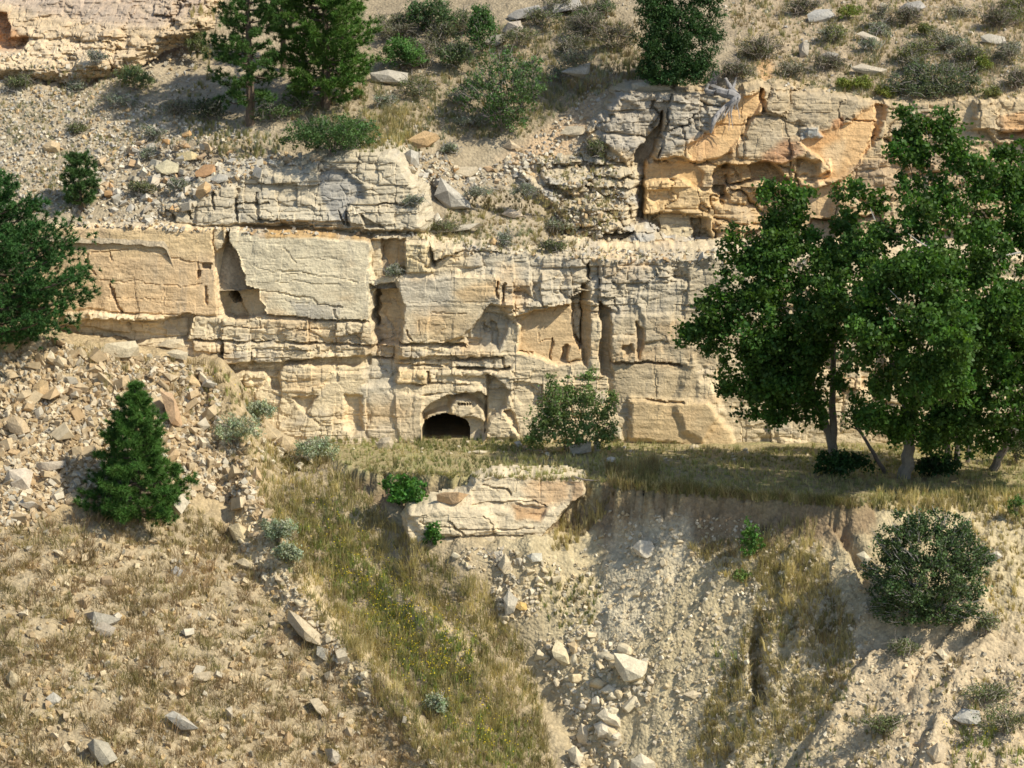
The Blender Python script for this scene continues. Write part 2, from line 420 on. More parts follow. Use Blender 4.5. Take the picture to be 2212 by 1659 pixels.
cl.poly(P('4', '1900,1200 2050,1190 1990,1290 1940,1260'), .3, 5)
cl.tint(P('4', '1560,1000 2450,960 2420,1400 1500,1400'), (.64, .50, .30), 14, .8)
cl.tint(slab_l, TAN, 10, .95); cl.tint(slab_c, (.66, .555, .37), 8, .95)
cl.tint(P('4', '720,120 1370,115 1380,260 1000,250 700,230'), (.65, .475, .255), 24, .8)
cl.tint(P('4', '1900,570 2200,600 2190,690 1950,680'), (.42, .38, .32), 14, .6)
cl.tint(P('K', '780,690 1100,700 1500,740 1840,790 1800,806 1500,775 1000,765 800,722'), OCHRE, 4, .9, 1.2)
# the middle: columns, slots, the fresh face
cl.poly(P('5', '190,180 265,180 268,400 200,420'), .25, 3)
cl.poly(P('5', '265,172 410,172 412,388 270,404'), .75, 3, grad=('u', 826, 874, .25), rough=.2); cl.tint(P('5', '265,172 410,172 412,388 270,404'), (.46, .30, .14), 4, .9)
cl.poly(P('5', '412,190 580,210 592,370 412,386'), -.18, 3, rough=.15); cl.tint(P('5', '412,190 580,210 592,370 412,386'), (.62, .49, .28), 4, .9)
cl.line(P('5', '500,210 495,370'), 1.8, .12)
cl.poly(P('5', '588,212 770,208 772,240 660,285 600,295'), -.35, 3); cl.poly(P('5', '575,215 600,290 620,330 590,330'), .4, 4)
cl.line(P('5', '600,320 690,270 780,245 900,250 1040,262'), 3, .25)
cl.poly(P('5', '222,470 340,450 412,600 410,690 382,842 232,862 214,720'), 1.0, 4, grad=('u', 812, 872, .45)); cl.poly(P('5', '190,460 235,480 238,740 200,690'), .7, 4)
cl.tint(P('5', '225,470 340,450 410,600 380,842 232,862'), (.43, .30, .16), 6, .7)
cl.poly(P('5', '200,862 350,858 345,1000 335,1110 150,1110'), .3, 8); cl.tint(P('5', '200,862 350,858 345,1000 330,1250 120,1200'), GREY, 12, .7)
cl.poly(mid_slab, -.22, 6); cl.tint(mid_slab, (.60, .475, .30), 10, .8)
cl.tint(P('5', '740,510 830,470 1010,440 1000,550 800,560'), (.63, .44, .235), 10, .9); cl.tint(P('5', '520,680 860,660 800,800 640,820 540,780'), (.63, .455, .25), 18, .8)
cl.tint(P('5', '370,420 700,390 720,560 640,640 420,620'), (.50, .45, .36), 16, .55)
cl.poly(P('5', '960,600 1040,620 1075,680 1060,780 1020,890 820,870 805,800 900,690'), .38, 6); cl.tint(P('5', '960,560 1060,600 1100,700 1040,900 820,880 805,800 900,690'), GREY, 12, .8, 1.3)
cl.poly(P('5', '975,710 1000,740 1020,870 985,860 970,780'), .3, 3); cl.poly(P('5', '930,720 960,770 975,800 940,780'), .25, 3)
for l, wd_, dp in (('590,640 740,655 830,650', 2.2, .15), ('430,580 700,572 980,575', 1.8, .08), ('430,755 470,825', 3, .2), ('640,820 790,830', 2.5, .15), ('390,850 620,852 800,868', 4.5, .45), ('515,690 520,790', 1.8, .1), ('1010,450 1005,550', 4, .35), ('1060,455 1050,570', 4, .35)):
    cl.line(P('5', l), wd_, dp)
cl.poly(fresh_c, .38, 4); cl.tint(fresh_c, (.65, .455, .245), 8, .95)
cl.poly(P('5', '1060,560 1260,570 1460,560 1470,590 1240,625 1150,700 1080,660'), -.2, 5)
for l, wd_, dp in (('1390,600 1385,680', 2, .12), ('1360,820 1365,880 1350,960', 2.8, .2), ('1310,830 1360,822', 2.2, .15), ('1150,900 1230,925', 3, .2), ('1270,780 1290,850', 1.8, .1)):
    cl.line(P('5', l), wd_, dp)
cl.poly(P('5', '1480,560 1555,520 1558,650 1562,870 1545,890 1510,815 1502,640'), .85, 3)
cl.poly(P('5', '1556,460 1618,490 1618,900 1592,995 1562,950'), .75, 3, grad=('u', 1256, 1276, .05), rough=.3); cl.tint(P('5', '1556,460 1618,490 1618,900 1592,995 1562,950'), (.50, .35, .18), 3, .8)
cl.poly(P('5', '1430,880 1462,865 1458,960 1425,950'), .4, 3); cl.poly(P('5', '1460,865 1545,860 1560,955 1460,962'), -.25, 3, rough=.2)
cl.poly(P('5', '1620,650 1690,650 1684,1000 1620,990'), -.08, 4, rough=.3)
cl.poly(P('5', '1685,590 1755,620 1745,800 1758,1070 1702,1040 1678,900 1690,700'), .95, 4, grad=('u', 1298, 1322, .4))
cl.poly(P('5', '1590,340 1605,330 1600,430 1585,420'), .5, 3)
cl.tint(P('5', '1750,640 2212,650 2450,700 2400,980 1760,970'), (.46, .375, .25), 16, .75)
cl.poly(P('5', '1755,660 1905,665 1910,780 1755,785'), -.15, 5); cl.poly(P('5', '1750,800 1910,795 1925,960 1755,962'), -.28, 5); cl.poly(P('5', '1960,650 2150,660 2130,820 1960,840'), -.12, 7); cl.poly(P('5', '1910,700 1955,760 1950,900 1925,950 1912,800'), .35, 5)
cl.poly(P('5', '1830,860 1880,855 1900,910 1840,920'), .3, 4)
cl.line(P('5', '1755,965 1900,968 2000,962 2200,985'), 4, .35); cl.line(P('5', '1870,1202 2212,1222'), 4, .3); cl.line(P('5', '2030,990 2035,1180'), 2, .1)
cl.poly(base_r, -.3, 10); cl.tint(low_r, (.54, .415, .25), 14, .8); cl.tint(base_r, (.60, .43, .23), 14, .9)
cl.poly(P('6', '60,940 110,1080 180,1100 250,1290 130,1450 0,1400 -40,1200'), -.2, 12)
# beds, brow, alcove and the mine opening
for l, wd_, dp in (('200,950 600,962 1050,940', 3.2, .3), ('480,950 620,930 760,945', 3, .3), ('350,985 700,1000 1060,1018', 3, .3), ('770,1000 900,1012 1062,1020 1090,1005', 5, .5), ('1050,940 1062,1015', 4, .4), ('560,1040 575,1100', 4, .4), ('350,1105 560,1108 820,1120', 3, .25), ('540,1180 700,1172 880,1165', 3, .2), ('420,1110 425,1170', 2, .12), ('345,1010 350,1110', 3, .25)):
    cl.line(P('5', l), wd_, dp)
cl.poly(P('5', '360,1015 545,1030 555,1100 350,1105'), -.2, 4); cl.poly(P('5', '390,865 700,880 1050,890 1040,935 760,935 610,930 480,945 390,930'), -.15, 5)
cl.tint(P('5', '350,1020 540,1030 550,1095 360,1100'), (.62, .44, .22), 8, .7); cl.tint(P('5', '760,950 1050,950 1050,1015 780,1000'), GREY, 8, .6)
cl.poly(P('5', '740,1060 950,1050 960,1160 780,1100'), .12, 5, rough=.3)
cl.poly(P('5', '948,1055 985,1062 1085,1165 1062,1255 962,1350 935,1440 930,1330 945,1200'), .62, 5)
cl.poly(P('5', '1060,1290 1110,1270 1150,1380 1140,1420 1070,1310'), .35, 5)
cl.poly(P('5', '960,1360 1050,1290 1110,1330 1130,1440 950,1445'), -.15, 8)
cl.poly(P('5', '525,1295 580,1240 680,1190 790,1178 905,1166 940,1200 935,1440 900,1500 528,1500'), 1.0, 4, False, rough=.6)
cl.poly(P('5', '528,1375 560,1330 620,1300 690,1285 740,1210 800,1205 870,1230 920,1300 930,1330 940,1440 900,1500 528,1500'), -.55, 7, False)
cl.poly(P('5', '700,1210 760,1205 840,1235 850,1300 790,1330 720,1300'), -.25, 8)
cl.poly(P('5', '800,1340 860,1345 920,1380 915,1450 830,1470'), .45, 6)
cl.poly(P('5', '524,1520 524,1405 545,1364 590,1334 650,1318 715,1320 770,1337 808,1372 826,1420 824,1520'), 16.0, 2, False)
for hx in (762, 781, 800, 818, 833): cl.poly(P('5', f'{hx-5},1240 {hx+4},1239 {hx+4},1252 {hx-5},1252'), .35, 1.2, False)
cl.poly(P('5', '350,1180 540,1180 525,1300 520,1480 380,1480 350,1300'), -.12, 5, rough=.2); cl.tint(P('5', '180,1180 540,1180 525,1480 150,1480'), (.60, .46, .285), 12, .7)
cl.poly(P('5', '30,1180 110,1190 130,1400 60,1420 20,1330'), .35, 7)
cl.tint(P('6', '0,300 230,300 300,1000 0,1000'), (.52, .41, .25), 16, .5)
rust = sst(.1, .55, fbm2(cl.X * .55, cl.Z * .8, 4, 151, .55)) * .5
cl.C = cl.C * (1 - rust[..., None]) + np.array((.60, .40, .205)) * rust[..., None]
cl.speckle((.42, .36, .275), .75)
cl.outline(TOP, .11, 2.6)
cliff = empty('cliff', (0, 0, 0), 'long pale sandstone cliff with a mine opening at its foot', None, None, 'structure')
PT = [('rock_slab', slab_l), ('rock_slab', slab_c), ('rock_slab', mid_slab), ('rock_slab', fresh_c), ('rock_slab', base_r), ('rock_slab', low_r),
      ('chimney_recess', P('4', '1392,260 1440,240 1465,175 1475,110 1487,110 1492,200 1530,250 1560,350 1585,400 1600,480 1680,495 1665,560 1700,600 1715,662 1580,690 1500,690 1440,660 1420,600 1410,480 1392,400')),
      ('undercut', P('4', '560,690 830,690 1090,688 1215,655 1250,668 1215,810 1000,830 840,850 600,850')),
      ('bedded_ledge', P('4', '1440,690 2212,700 2410,720 2430,850 2400,930 2212,930 1900,962 1600,970 1440,960')),
      ('rock_block', P('4', '1250,680 1430,675 1440,820 1220,810')), ('rock_block', P('4', '1250,830 1445,825 1430,890 1260,885')), ('rock_block', P('4', '1560,1080 1690,1000 1790,1010 1810,1135 1560,1140')),
      ('rock_block', P('4', '765,655 1080,662 1060,690 1010,722 900,718 770,712')), ('rock_block', P('4', '580,640 770,662 830,780 690,768 585,740')),
      ('rock_column', P('5', '265,172 410,172 412,388 270,404')), ('rock_block', P('5', '412,190 580,210 592,370 412,386')), ('rock_block', P('5', '588,212 770,208 772,240 660,285 600,295')),
      ('rock_recess', P('5', '222,470 340,450 412,600 410,690 382,842 232,862 214,720')), ('rock_slot', P('5', '1480,560 1555,520 1558,650 1562,870 1545,890 1510,815 1502,640')),
      ('rock_column', P('5', '1556,460 1618,490 1618,900 1592,995 1562,950')), ('rock_column', P('5', '1620,650 1690,650 1684,1000 1620,990')), ('rock_slot', P('5', '1685,590 1755,620 1745,800 1758,1070 1702,1040 1678,900 1690,700')),
      ('rock_block', P('5', '1755,660 1905,665 1910,780 1755,785')), ('rock_block', P('5', '1750,800 1910,795 1925,960 1755,962')), ('rock_block', P('5', '1960,650 2150,660 2130,820 1960,840')), ('rock_block', P('5', '1460,865 1545,860 1560,955 1460,962')),
      ('rock_block', P('5', '360,1015 545,1030 555,1100 350,1105')), ('bedded_ledge', P('5', '390,865 700,880 1050,890 1040,935 760,935 610,930 480,945 390,930')), ('rock_slot', P('5', '948,1055 985,1062 1085,1165 1062,1255 962,1350 935,1440 930,1330 945,1200')),
      ('weathered_band', jumble),
      ('alcove', P('5', '525,1295 580,1240 680,1190 790,1178 905,1166 940,1200 935,1440 900,1500 528,1500')), ('mine_opening', P('5', '520,1510 524,1372 566,1334 650,1313 742,1321 804,1342 833,1385 828,1510'))]
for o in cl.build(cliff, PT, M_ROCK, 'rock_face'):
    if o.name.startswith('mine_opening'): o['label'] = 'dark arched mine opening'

# ---- grey cap rock lying on the cliff top, left of the middle
cp = Face(330, 960, 300, 520, 492, .45, .5, .045, 11)
cp.C[:] = (.50, .415, .285)
cp.beds(.6, .07, 2.2, .10, .03, var=.7, seed=1); cp.beds(.2, .025, .8, .04, .02, var=.8, seed=3); cp.joints(1.7, .10, .05, 5); cp.lumps(1.6, .1, 2); cp.grain(.07)
bulb = P('K', '1390,270 1450,200 1620,150 1870,140 1960,210 2060,380 2110,560 2100,700 1850,715 1700,700 1600,690 1590,520 1480,600 1420,480')
cp.tint(bulb, (.535, .445, .305), 8, .9, .25); cp.poly(bulb, -.35, 10)
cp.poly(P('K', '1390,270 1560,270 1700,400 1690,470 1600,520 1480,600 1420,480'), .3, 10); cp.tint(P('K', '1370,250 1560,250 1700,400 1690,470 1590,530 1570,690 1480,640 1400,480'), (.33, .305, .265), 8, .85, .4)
cp.poly(P('K', '1690,600 1750,640 1850,690 1720,698'), .4, 3); cp.tint(P('K', '920,540 1200,530 1380,560 1500,690 1200,640 920,640'), (.56, .475, .335), 8, .8, .4)
cp.poly(P('K', '920,480 1250,480 1420,560 1500,680 1200,640 920,630'), -.15, 6)
for l, wd_, dp in (('1600,530 1880,515 2010,530', 3, .25), ('760,520 950,530 1000,520', 3, .25), ('750,420 770,640', 5, .4), ('580,440 590,560', 4, .3), ('1580,560 1575,690', 3.5, .3), ('1520,570 1550,680', 3, .25), ('900,450 920,640', 3, .25), ('400,560 420,640', 3, .25), ('1800,520 1815,600', 2.5, .2), ('1380,520 1400,640', 2, .15), ('920,645 1080,655 1300,668', 3, .25)):
    cp.line(P('K', l), wd_, dp)
cp.poly(P('K', '230,565 300,610 290,670 240,640'), .5, 4)
cp.speckle((.40, .365, .30), .5)
cap_out = P('K', '225,575 400,455 560,380 640,340 760,305 960,300 1100,330 1300,260 1400,200 1600,150 1870,140 1960,210 2060,380 2110,560 2105,700 1850,715 1580,700 1200,655 760,662 530,680 330,665 270,640')
cp.outline(cap_out, .05, 2.0)
cap = empty('cap_rock', (0, 0, 0), 'grey weathered cap rock ledge lying along the cliff top', None, None, 'structure')
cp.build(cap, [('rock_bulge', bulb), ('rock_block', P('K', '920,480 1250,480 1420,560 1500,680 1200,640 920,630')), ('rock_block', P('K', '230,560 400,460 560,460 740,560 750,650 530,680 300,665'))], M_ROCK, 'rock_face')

# ---- pale ledges stepping up at the middle right
lg = Face(1110, 1620, 320, 610, 572, 1.95, .80, .05, 17)
lg.C[:] = (.52, .42, .275)
lg.beds(.55, .06, 1.6, .12, .0, var=.8, seed=1); lg.beds(.15, .04, .5, .04, .0, var=.8, seed=3); lg.lumps(.9, .4, 6, 1.5); lg.lumps(2.2, .14, 7, 1.8); lg.lumps(.45, .7, 9, 1.2); lg.lumps(2.0, .16, 2); lg.grain(.1)
saw = ((lg.Z + .2 * fbm2(lg.X * .6, lg.Z * .6, 3, 5)) / .95) % 1.0
lg.D += .3 * (.5 - saw) * -1.0
lg.poly(P('2', '1190,1100 1290,1120 1310,1175 1440,1225 1500,1290 1420,1260 1290,1200 1200,1140'), .6, 5)
lg.poly(P('2', '1550,1250 1600,1250 1605,1310 1560,1330'), .6, 4)
lg.speckle((.40, .375, .33), .8)
lg_out = P('A', '1135,372 1165,352 1190,362 1225,348 1262,330 1300,348 1370,372 1352,430 1354,500 1390,510 1430,535 1500,545 1580,548 1640,560 1640,640 1235,640 1262,545 1235,480 1185,428 1150,402')
lg.outline(lg_out, .045, 1.6)
led = empty('stepped_ledge', (0, 0, 0), 'pale broken rock ledges stepping up below the orange outcrop', None, None, 'structure')
lg.build(led, [('rock_step', P('A', '1135,330 1420,330 1420,415 1135,415')), ('rock_step', P('A', '1135,415 1420,415 1420,478 1135,478')), ('rock_step', P('A', '1135,478 1640,478 1640,540 1135,540'))], M_ROCK, 'rock_face')

# ---- the upper orange outcrop at the right
oc = Face(1240, 2330, 150, 585, 560, 4.2, .27, .05, 23)
oc.C[:] = (.50, .375, .22)
up_a = P('M', '620,400 700,185 1060,200 1300,130 1290,290 1200,330 1130,500 1080,570 1000,610 840,620 740,590 580,610')
up_b = P('M', '1090,560 1200,400 1330,160 1800,190 2050,250 2052,380 1940,640 1800,760 1640,800 1660,740 1740,700 1700,620 1540,600 1360,640 1080,640')
or_a = P('M', '790,520 960,440 1050,330 1100,220 1300,170 1285,290 1190,340 1130,500 1080,575 990,612 840,618')
or_b = P('M', '1560,480 1680,450 1890,370 1960,290 2055,252 2050,400 2010,520 1930,640 1800,740 1660,740 1730,680 1690,610 1590,530')
or_c = P('M', '1490,790 1640,800 1800,760 1740,980 1640,1000 1560,1110 1490,1100')
or_d = P('M', '510,645 840,640 900,700 880,790 830,800 740,720 515,775')
oc.tint(up_b, (.45, .35, .22), 8, .9, 1.0)
for pg in (or_a, or_b, or_c, or_d): oc.poly(pg, 0, 5, rough=.1)
oc.rough *= .5 + .9 * sst(-.35, .45, fbm2(oc.X * .4, oc.Z * .5, 3, 141))
oc.beds(.9, .08, 2.4, .12, .03, var=.7, seed=1); oc.beds(.17, .02, .7, .03, .0, var=.8, seed=3); oc.joints(2.1, .26, .12, 5); oc.lumps(2.2, .07, 2, 2.0); oc.lumps(.55, .4, 6, 1.2); oc.grain(.11)
oc.poly(up_a, -.55, 5); oc.poly(up_b, -.4, 6)
oc.poly(or_a, .22, 5); oc.poly(or_b, .2, 5)
oc.poly(P('M', '455,560 600,420 640,300 625,480 515,640 505,1120 395,1070 375,900 440,760 460,620'), 1.3, 5)
oc.poly(P('M', '510,770 740,720 840,800 900,820 1025,850 945,985 760,960 515,970'), -.3, 6); oc.poly(P('M', '515,985 760,975 940,998 870,1060 640,1080 515,1110'), .35, 5)
oc.poly(P('M', '530,830 680,820 700,880 600,930 540,880'), .3, 5)
oc.poly(P('M', '640,1090 820,1070 845,1170 800,1225 650,1210'), -.35, 6); oc.poly(P('M', '830,1010 920,1000 945,1165 855,1210'), .45, 5)
oc.poly(P('M', '920,1005 1000,920 1195,950 1215,1060 1100,1155 955,1155'), -.55, 8)
oc.poly(P('M', '980,700 1060,655 1270,635 1360,640 1420,690 1490,780 1300,740 1220,770 1060,790 1040,870 975,830'), .9, 6)
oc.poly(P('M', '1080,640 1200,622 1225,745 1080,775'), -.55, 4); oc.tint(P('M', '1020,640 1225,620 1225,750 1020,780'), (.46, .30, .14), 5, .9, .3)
oc.poly(P('M', '1060,830 1130,790 1200,830 1190,910 1100,900'), -.3, 6)
oc.poly(P('M', '1655,640 1740,618 1748,705 1685,722'), -.35, 6); oc.poly(P('M', '1540,620 1660,640 1650,760 1500,770'), .35, 6)
oc.poly(P('M', '240,350 340,345 450,300 460,560 400,620 250,500'), -.3, 6); oc.poly(P('M', '355,230 470,260 460,340 345,330'), .2, 5)
oc.poly(P('3', '1880,660 2212,640 2300,660 2300,920 2050,920 1960,830 1880,830'), -.4, 6)
oc.poly(P('M', '1285,140 1310,150 1300,300 1285,290'), .7, 4); oc.poly(P('M', '2055,250 2110,270 2060,420 2030,520'), .5, 6)
oc.line(P('M', '690,385 900,380 1190,380'), 2.6, .2); oc.line(P('M', '770,390 780,610'), 3, .2); oc.line(P('M', '690,180 660,380 600,600'), 4, .35); oc.line(P('M', '1490,850 1780,770'), 2.5, .2); oc.line(P('M', '1850,350 2050,370'), 3, .2)
oc.tint(P('M', '690,180 1050,210 960,440 790,520 600,610'), (.40, .355, .285), 8, .8)
oc.tint(P('M', '360,180 690,180 640,300 460,560 240,500 170,380'), (.40, .355, .29), 8, .8)
oc.tint(P('M', '500,600 2050,600 1900,1100 500,1100'), (.58, .39, .19), 20, .6)
oc.tint(or_a, (.72, .455, .215), 14, .95); oc.tint(or_b, (.71, .44, .205), 14, .95); oc.tint(or_c, (.66, .45, .24), 12, .95); oc.tint(or_d, (.58, .36, .16), 12, .95)
oc.tint(P('M', '830,480 960,440 1000,560 860,610'), (.62, .37, .18), 14, .7); oc.tint(P('M', '1700,560 1850,500 1800,680 1720,660'), (.74, .54, .31), 14, .7)
oc.tint(P('M', '510,770 740,720 840,800 1025,850 945,985 760,960 515,970'), (.62, .43, .215), 10, .8); oc.tint(P('M', '510,1000 860,1000 850,1230 510,1200'), (.56, .46, .29), 10, .8)
oc.tint(P('M', '1430,500 1540,490 1560,560 1440,620 1300,630 1300,590'), (.42, .20, .09), 12, .7); oc.tint(P('M', '1760,350 1830,330 1830,410 1760,410'), (.48, .22, .09), 6, .7); oc.tint(P('M', '1640,450 1790,420 1800,480 1640,540'), (.55, .28, .11), 14, .6)
oc.tint(P('M', '1550,420 1670,400 1690,470 1560,480'), (.33, .335, .31), 4, .9); oc.poly(P('M', '1550,410 1670,400 1690,465 1560,475'), -.3, 4)
oc.tint(P('3', '1080,1080 1500,980 1800,1000 1800,1300 1200,1260'), (.44, .31, .185), 10, .85); oc.tint(P('3', '2040,760 2212,720 2300,740 2300,880 2080,880'), (.58, .34, .16), 8, .9)
oc.speckle((.36, .32, .26), .4)
oc_out = P('A', '1272,285 1302,256 1335,221 1361,201 1449,199 1517,204 1598,196 1644,188 1657,192 1712,188 1810,205 1888,222 1960,226 2108,217 2212,207 2600,205 2600,800 1240,800 1395,520 1350,500 1345,440 1370,372 1350,350 1300,345 1285,320')
oc.outline(oc_out, .1, 2.5)
ocr = empty('rock_outcrop', (0, 0, 0), 'orange and grey sandstone outcrop above the cottonwood trees', None, None, 'structure')
oc.build(ocr, [('buttress', up_a), ('buttress', up_b), ('fresh_face', or_a), ('fresh_face', or_b), ('fresh_face', or_c), ('fresh_face', or_d), ('rock_slot', P('M', '455,560 600,420 640,300 625,480 515,640 505,1120 395,1070 375,900 440,760 460,620')),
               ('rock_ledge', P('M', '510,770 740,720 840,800 900,820 1025,850 945,985 760,960 515,970')), ('rock_block', P('M', '920,1005 1000,920 1195,950 1215,1060 1100,1155 955,1155')), ('hollow', P('M', '980,700 1060,655 1270,635 1360,640 1420,690 1490,780 1300,740 1220,770 1060,790 1040,870 975,830')), ('rock_block', P('M', '640,1090 820,1070 845,1170 800,1225 650,1210')), ('rock_block', P('3', '1880,660 2212,640 2300,660 2300,920 2050,920 1960,830 1880,830'))], M_ROCK, 'rock_face')

# ---- bare rock at the top left corner
br_ = Face(-150, 500, -110, 190, 168, 8.6, 1.15, .06, 37)
br_.C[:] = (.56, .42, .26)
br_.rough *= .5 + .9 * sst(-.35, .45, fbm2(br_.X * .4, br_.Z * .6, 3, 145))
br_.beds(.35, .08, 1.4, .14, .02, var=.8, seed=1); br_.beds(.13, .03, .5, .05, .01, var=.8, seed=3); br_.lumps(1.8, .16, 2, 2.4); br_.lumps(4.0, .08, 8, 1.6); br_.lumps(.6, .3, 9, 1.4); br_.grain(.2)
br_.poly(P('1', '-60,60 40,90 60,170 30,260 150,250 120,320 20,330 -60,300'), .9, 6); br_.tint(P('1', '-60,60 60,80 70,180 160,260 100,330 -60,330'), (.46, .24, .11), 8, .8)
br_.tint(P('1', '-100,-300 1400,-300 1300,60 1000,170 600,130 300,80 0,0'), (.44, .335, .25), 20, .85, 1.4); br_.tint(P('1', '200,190 900,280 700,400 200,440 0,420'), (.64, .495, .315), 20, .7, .5)
br_.speckle((.42, .34, .26), .4)
br_out = P('A', '-500,-400 470,-400 452,0 435,45 330,95 250,140 160,158 60,150 -500,160')
br_.outline(br_out, .05, 2.0)
brr = empty('bare_bedrock', (0, 0, 0), 'bare tan rock face at the top left of the slope', None, None, 'structure')
br_.build(brr, [('overhang', P('1', '-60,60 40,90 60,170 30,260 150,250 120,320 20,330 -60,300')), ('rock_step', P('1', '-100,170 700,200 900,300 -100,300'))], M_ROCK, 'rock_face')

# ---- rounded sandstone ledge under the terrace edge, at the gully head
sd_ = Face(840, 1340, 1005, 1235, 1195, -10.35, .44, .045, 29)
sd_.C[:] = (.62, .50, .325)
sd_.rough[:] = .35
sd_.beds(.42, .12, 2.2, .08, .05, var=.7, seed=2); sd_.beds(.12, .04, .9, .02, .03, seed=3); sd_.grain(.14)
low_out = P('8', '372,245 520,208 700,150 735,92 830,60 1245,64 1330,80 1330,160 1250,200 1180,300 1140,345 1085,400 1060,600 720,600 560,600 480,560 380,420 352,292')
tp = P('8', '735,92 830,60 1245,64 1265,110 1250,180 1170,240 1060,180 900,200 740,200 720,150')
sd_.poly(tp, .12, 8); sd_.poly(P('8', '372,245 520,208 720,200 800,260 840,340 700,380 420,345'), -.3, 14)
sd_.poly(P('8', '830,220 960,210 1130,230 1100,290 960,250'), .2, 6)
for l, wd_, dp in (('775,110 850,125 910,130 930,165', 3, .2), ('960,70 955,150', 2, .12), ('720,210 860,210 1060,190 1120,220', 3, .25), ('420,300 700,345 840,345 1060,340', 2.6, .2), ('780,270 830,320 840,400', 2.4, .18), ('530,400 840,380 1050,380', 3, .25), ('600,290 680,380', 3, .18), ('1100,70 1090,180', 1.6, .1), ('440,250 445,340', 1.6, .1)):
    sd_.line(P('8', l), wd_, dp)
sd_.tint(P('8', '1050,80 1250,90 1240,180 1100,220 1000,130'), (.56, .36, .19), 14, .8); sd_.tint(P('8', '940,220 1130,240 1100,300 960,280'), (.48, .28, .13), 8, .8); sd_.tint(P('8', '1265,90 1330,90 1320,160 1265,200'), (.44, .28, .15), 6, .8)
sd_.outline(low_out, .08, 1.4)
sdr = empty('sandstone_ledge', (0, 0, 0), 'rounded cream sandstone ledge under the grassy terrace at the gully head', None, None, 'structure')
sd_.build(sdr, [('upper_bed', tp), ('lower_bed', P('8', '372,245 520,208 720,200 800,260 840,340 700,380 420,345'))], M_ROCK, 'rock_face', 12)

# ------------------------------------------------------------------ hillside above the cliff
def ctrl(rows):
    q = np.array(rows, float)
    w = at(q[:, 0], q[:, 1], q[:, 2])
    return w
UP = ctrl([(-400, 488, .5), (0, 488, .6), (200, 486, .7), (420, 486, .9), (700, 500, 1.7), (900, 515, 1.2), (1100, 540, 1.0), (1300, 556, 1.0), (1500, 560, 1.2), (1750, 560, 1.6), (2300, 560, 2.4), (2600, 560, 2.4),
           (-400, 300, 5.6), (0, 300, 5.8), (200, 330, 5.0), (420, 330, 4.4), (650, 335, 4.0), (850, 330, 4.2), (1000, 400, 4.2), (1100, 430, 4.0), (1200, 420, 4.4), (900, 250, 7.2), (1100, 280, 7.2), (1280, 260, 7.2),
           (1450, 193, 7.0), (1650, 185, 7.4), (1850, 205, 7.2), (2050, 214, 7.0), (2212, 205, 7.0), (2600, 205, 7.0),
           (-400, 130, 10), (0, 150, 10), (300, 130, 11.5), (600, 150, 11.5), (900, 130, 12), (1200, 120, 11.5), (1500, 100, 11), (1800, 100, 11), (2212, 100, 11), (2600, 100, 11),
           (-400, 0, 14.5), (0, 10, 14), (300, 0, 16), (600, 0, 17), (1100, 0, 16.5), (1600, 0, 15.5), (2212, 0, 15.5), (2600, 0, 15.5), (-400, -250, 25), (300, -250, 27), (1100, -250, 27), (1900, -250, 26), (2600, -250, 26)])
xs = np.r_[np.arange(-45, -26.5, 1.0), np.arange(-26, 26.01, .118), np.arange(26.5, 45, 1.0)]
ys = np.r_[np.arange(-.2, 17.5, .112), np.arange(17.6, 60, .5)]
X, Y = np.meshgrid(xs, ys)
Z = rbf(UP[:, :2], UP[:, 2], np.c_[X.ravel(), np.minimum(Y.ravel(), 27)], .02).reshape(X.shape) + np.maximum(Y - 27, 0) * .55
def carve(Z, fc, u0, u1, back):
    """keep the hillside behind a rock face that stands out of it"""
    x0 = float(at(u0, 400, fc.Yb)[0]); x1 = float(at(u1, 400, fc.Yb)[0])
    zf = fc.Zref + (Y - back - fc.Yb) / fc.tilt
    m = sst(x0 - .4, x0 + .4, X) * (1 - sst(x1 - .4, x1 + .4, X))
    return np.where(m > 0, Z * (1 - m) + np.minimum(Z, np.maximum(zf, 6.5)) * m, Z)
Z = carve(Z, oc, 1290, 2600, 1.0)
Z = carve(Z, cp, 375, 900, .9)
Z = carve(Z, lg, 1190, 1560, .35)
U, V, _ = pix(X, Y, Z)
nz = fbm2(X * .45, Y * .45, 4, 91); nf = fbm2(X * 2.2, Y * 2.2, 4, 92)
bed = 1 - sst(-10, 22, sdf(U + 20 * nz, V + 14 * nf, P('A', '-500,-160 470,-160 455,0 440,40 330,90 250,150 160,175 60,160 -500,170')))
Z += .16 * nz + .07 * nf
f1, f2, cid = worley(X * 2.1, Y * 2.6 + .35 * nf, 5)
st = ((Z + .15 * nf) / .42) % 1.0
Z -= bed * .5
f1b, f2b, cidb = worley(X * 3.2, Y * 3.6, 6)
Z += (1 - bed) * .05 * (cidb - .5)
C = np.empty(X.shape + (3,)); C[:] = (.36, .285, .185)
def blend(C, w, rgb): w = np.clip(w, 0, 1)[..., None]; return C * (1 - w) + np.array(rgb) * w
C = blend(C, .7 * sst(-.1, .5, nz), (.40, .32, .215)); C = blend(C, .5 * sst(.1, .6, nf), (.52, .42, .28))
C = blend(C, bed * .95, (.60, .435, .255)); C = blend(C, bed * .8 * sst(60, 10, V + 25 * nf), (.47, .345, .245))
C = blend(C, .85 * (1 - sst(-20, 20, sdf(U + 15 * nf, V, P('A', '1080,350 1230,240 1290,170 1330,170 1290,240 1220,360 1130,370')))), (.56, .385, .225))
C = blend(C, .8 * (1 - sst(-8, 12, sdf(U + 10 * nf, V, P('A', '1640,120 1665,120 1680,190 1640,195')))), (.58, .33, .14))
C = blend(C, .75 * (1 - sst(-40, 40, sdf(U + 30 * nf, V + 20 * nz, P('A', '600,-200 1400,-200 1400,170 1300,200 1130,300 900,330 640,320 590,200')))), (.31, .24, .15))
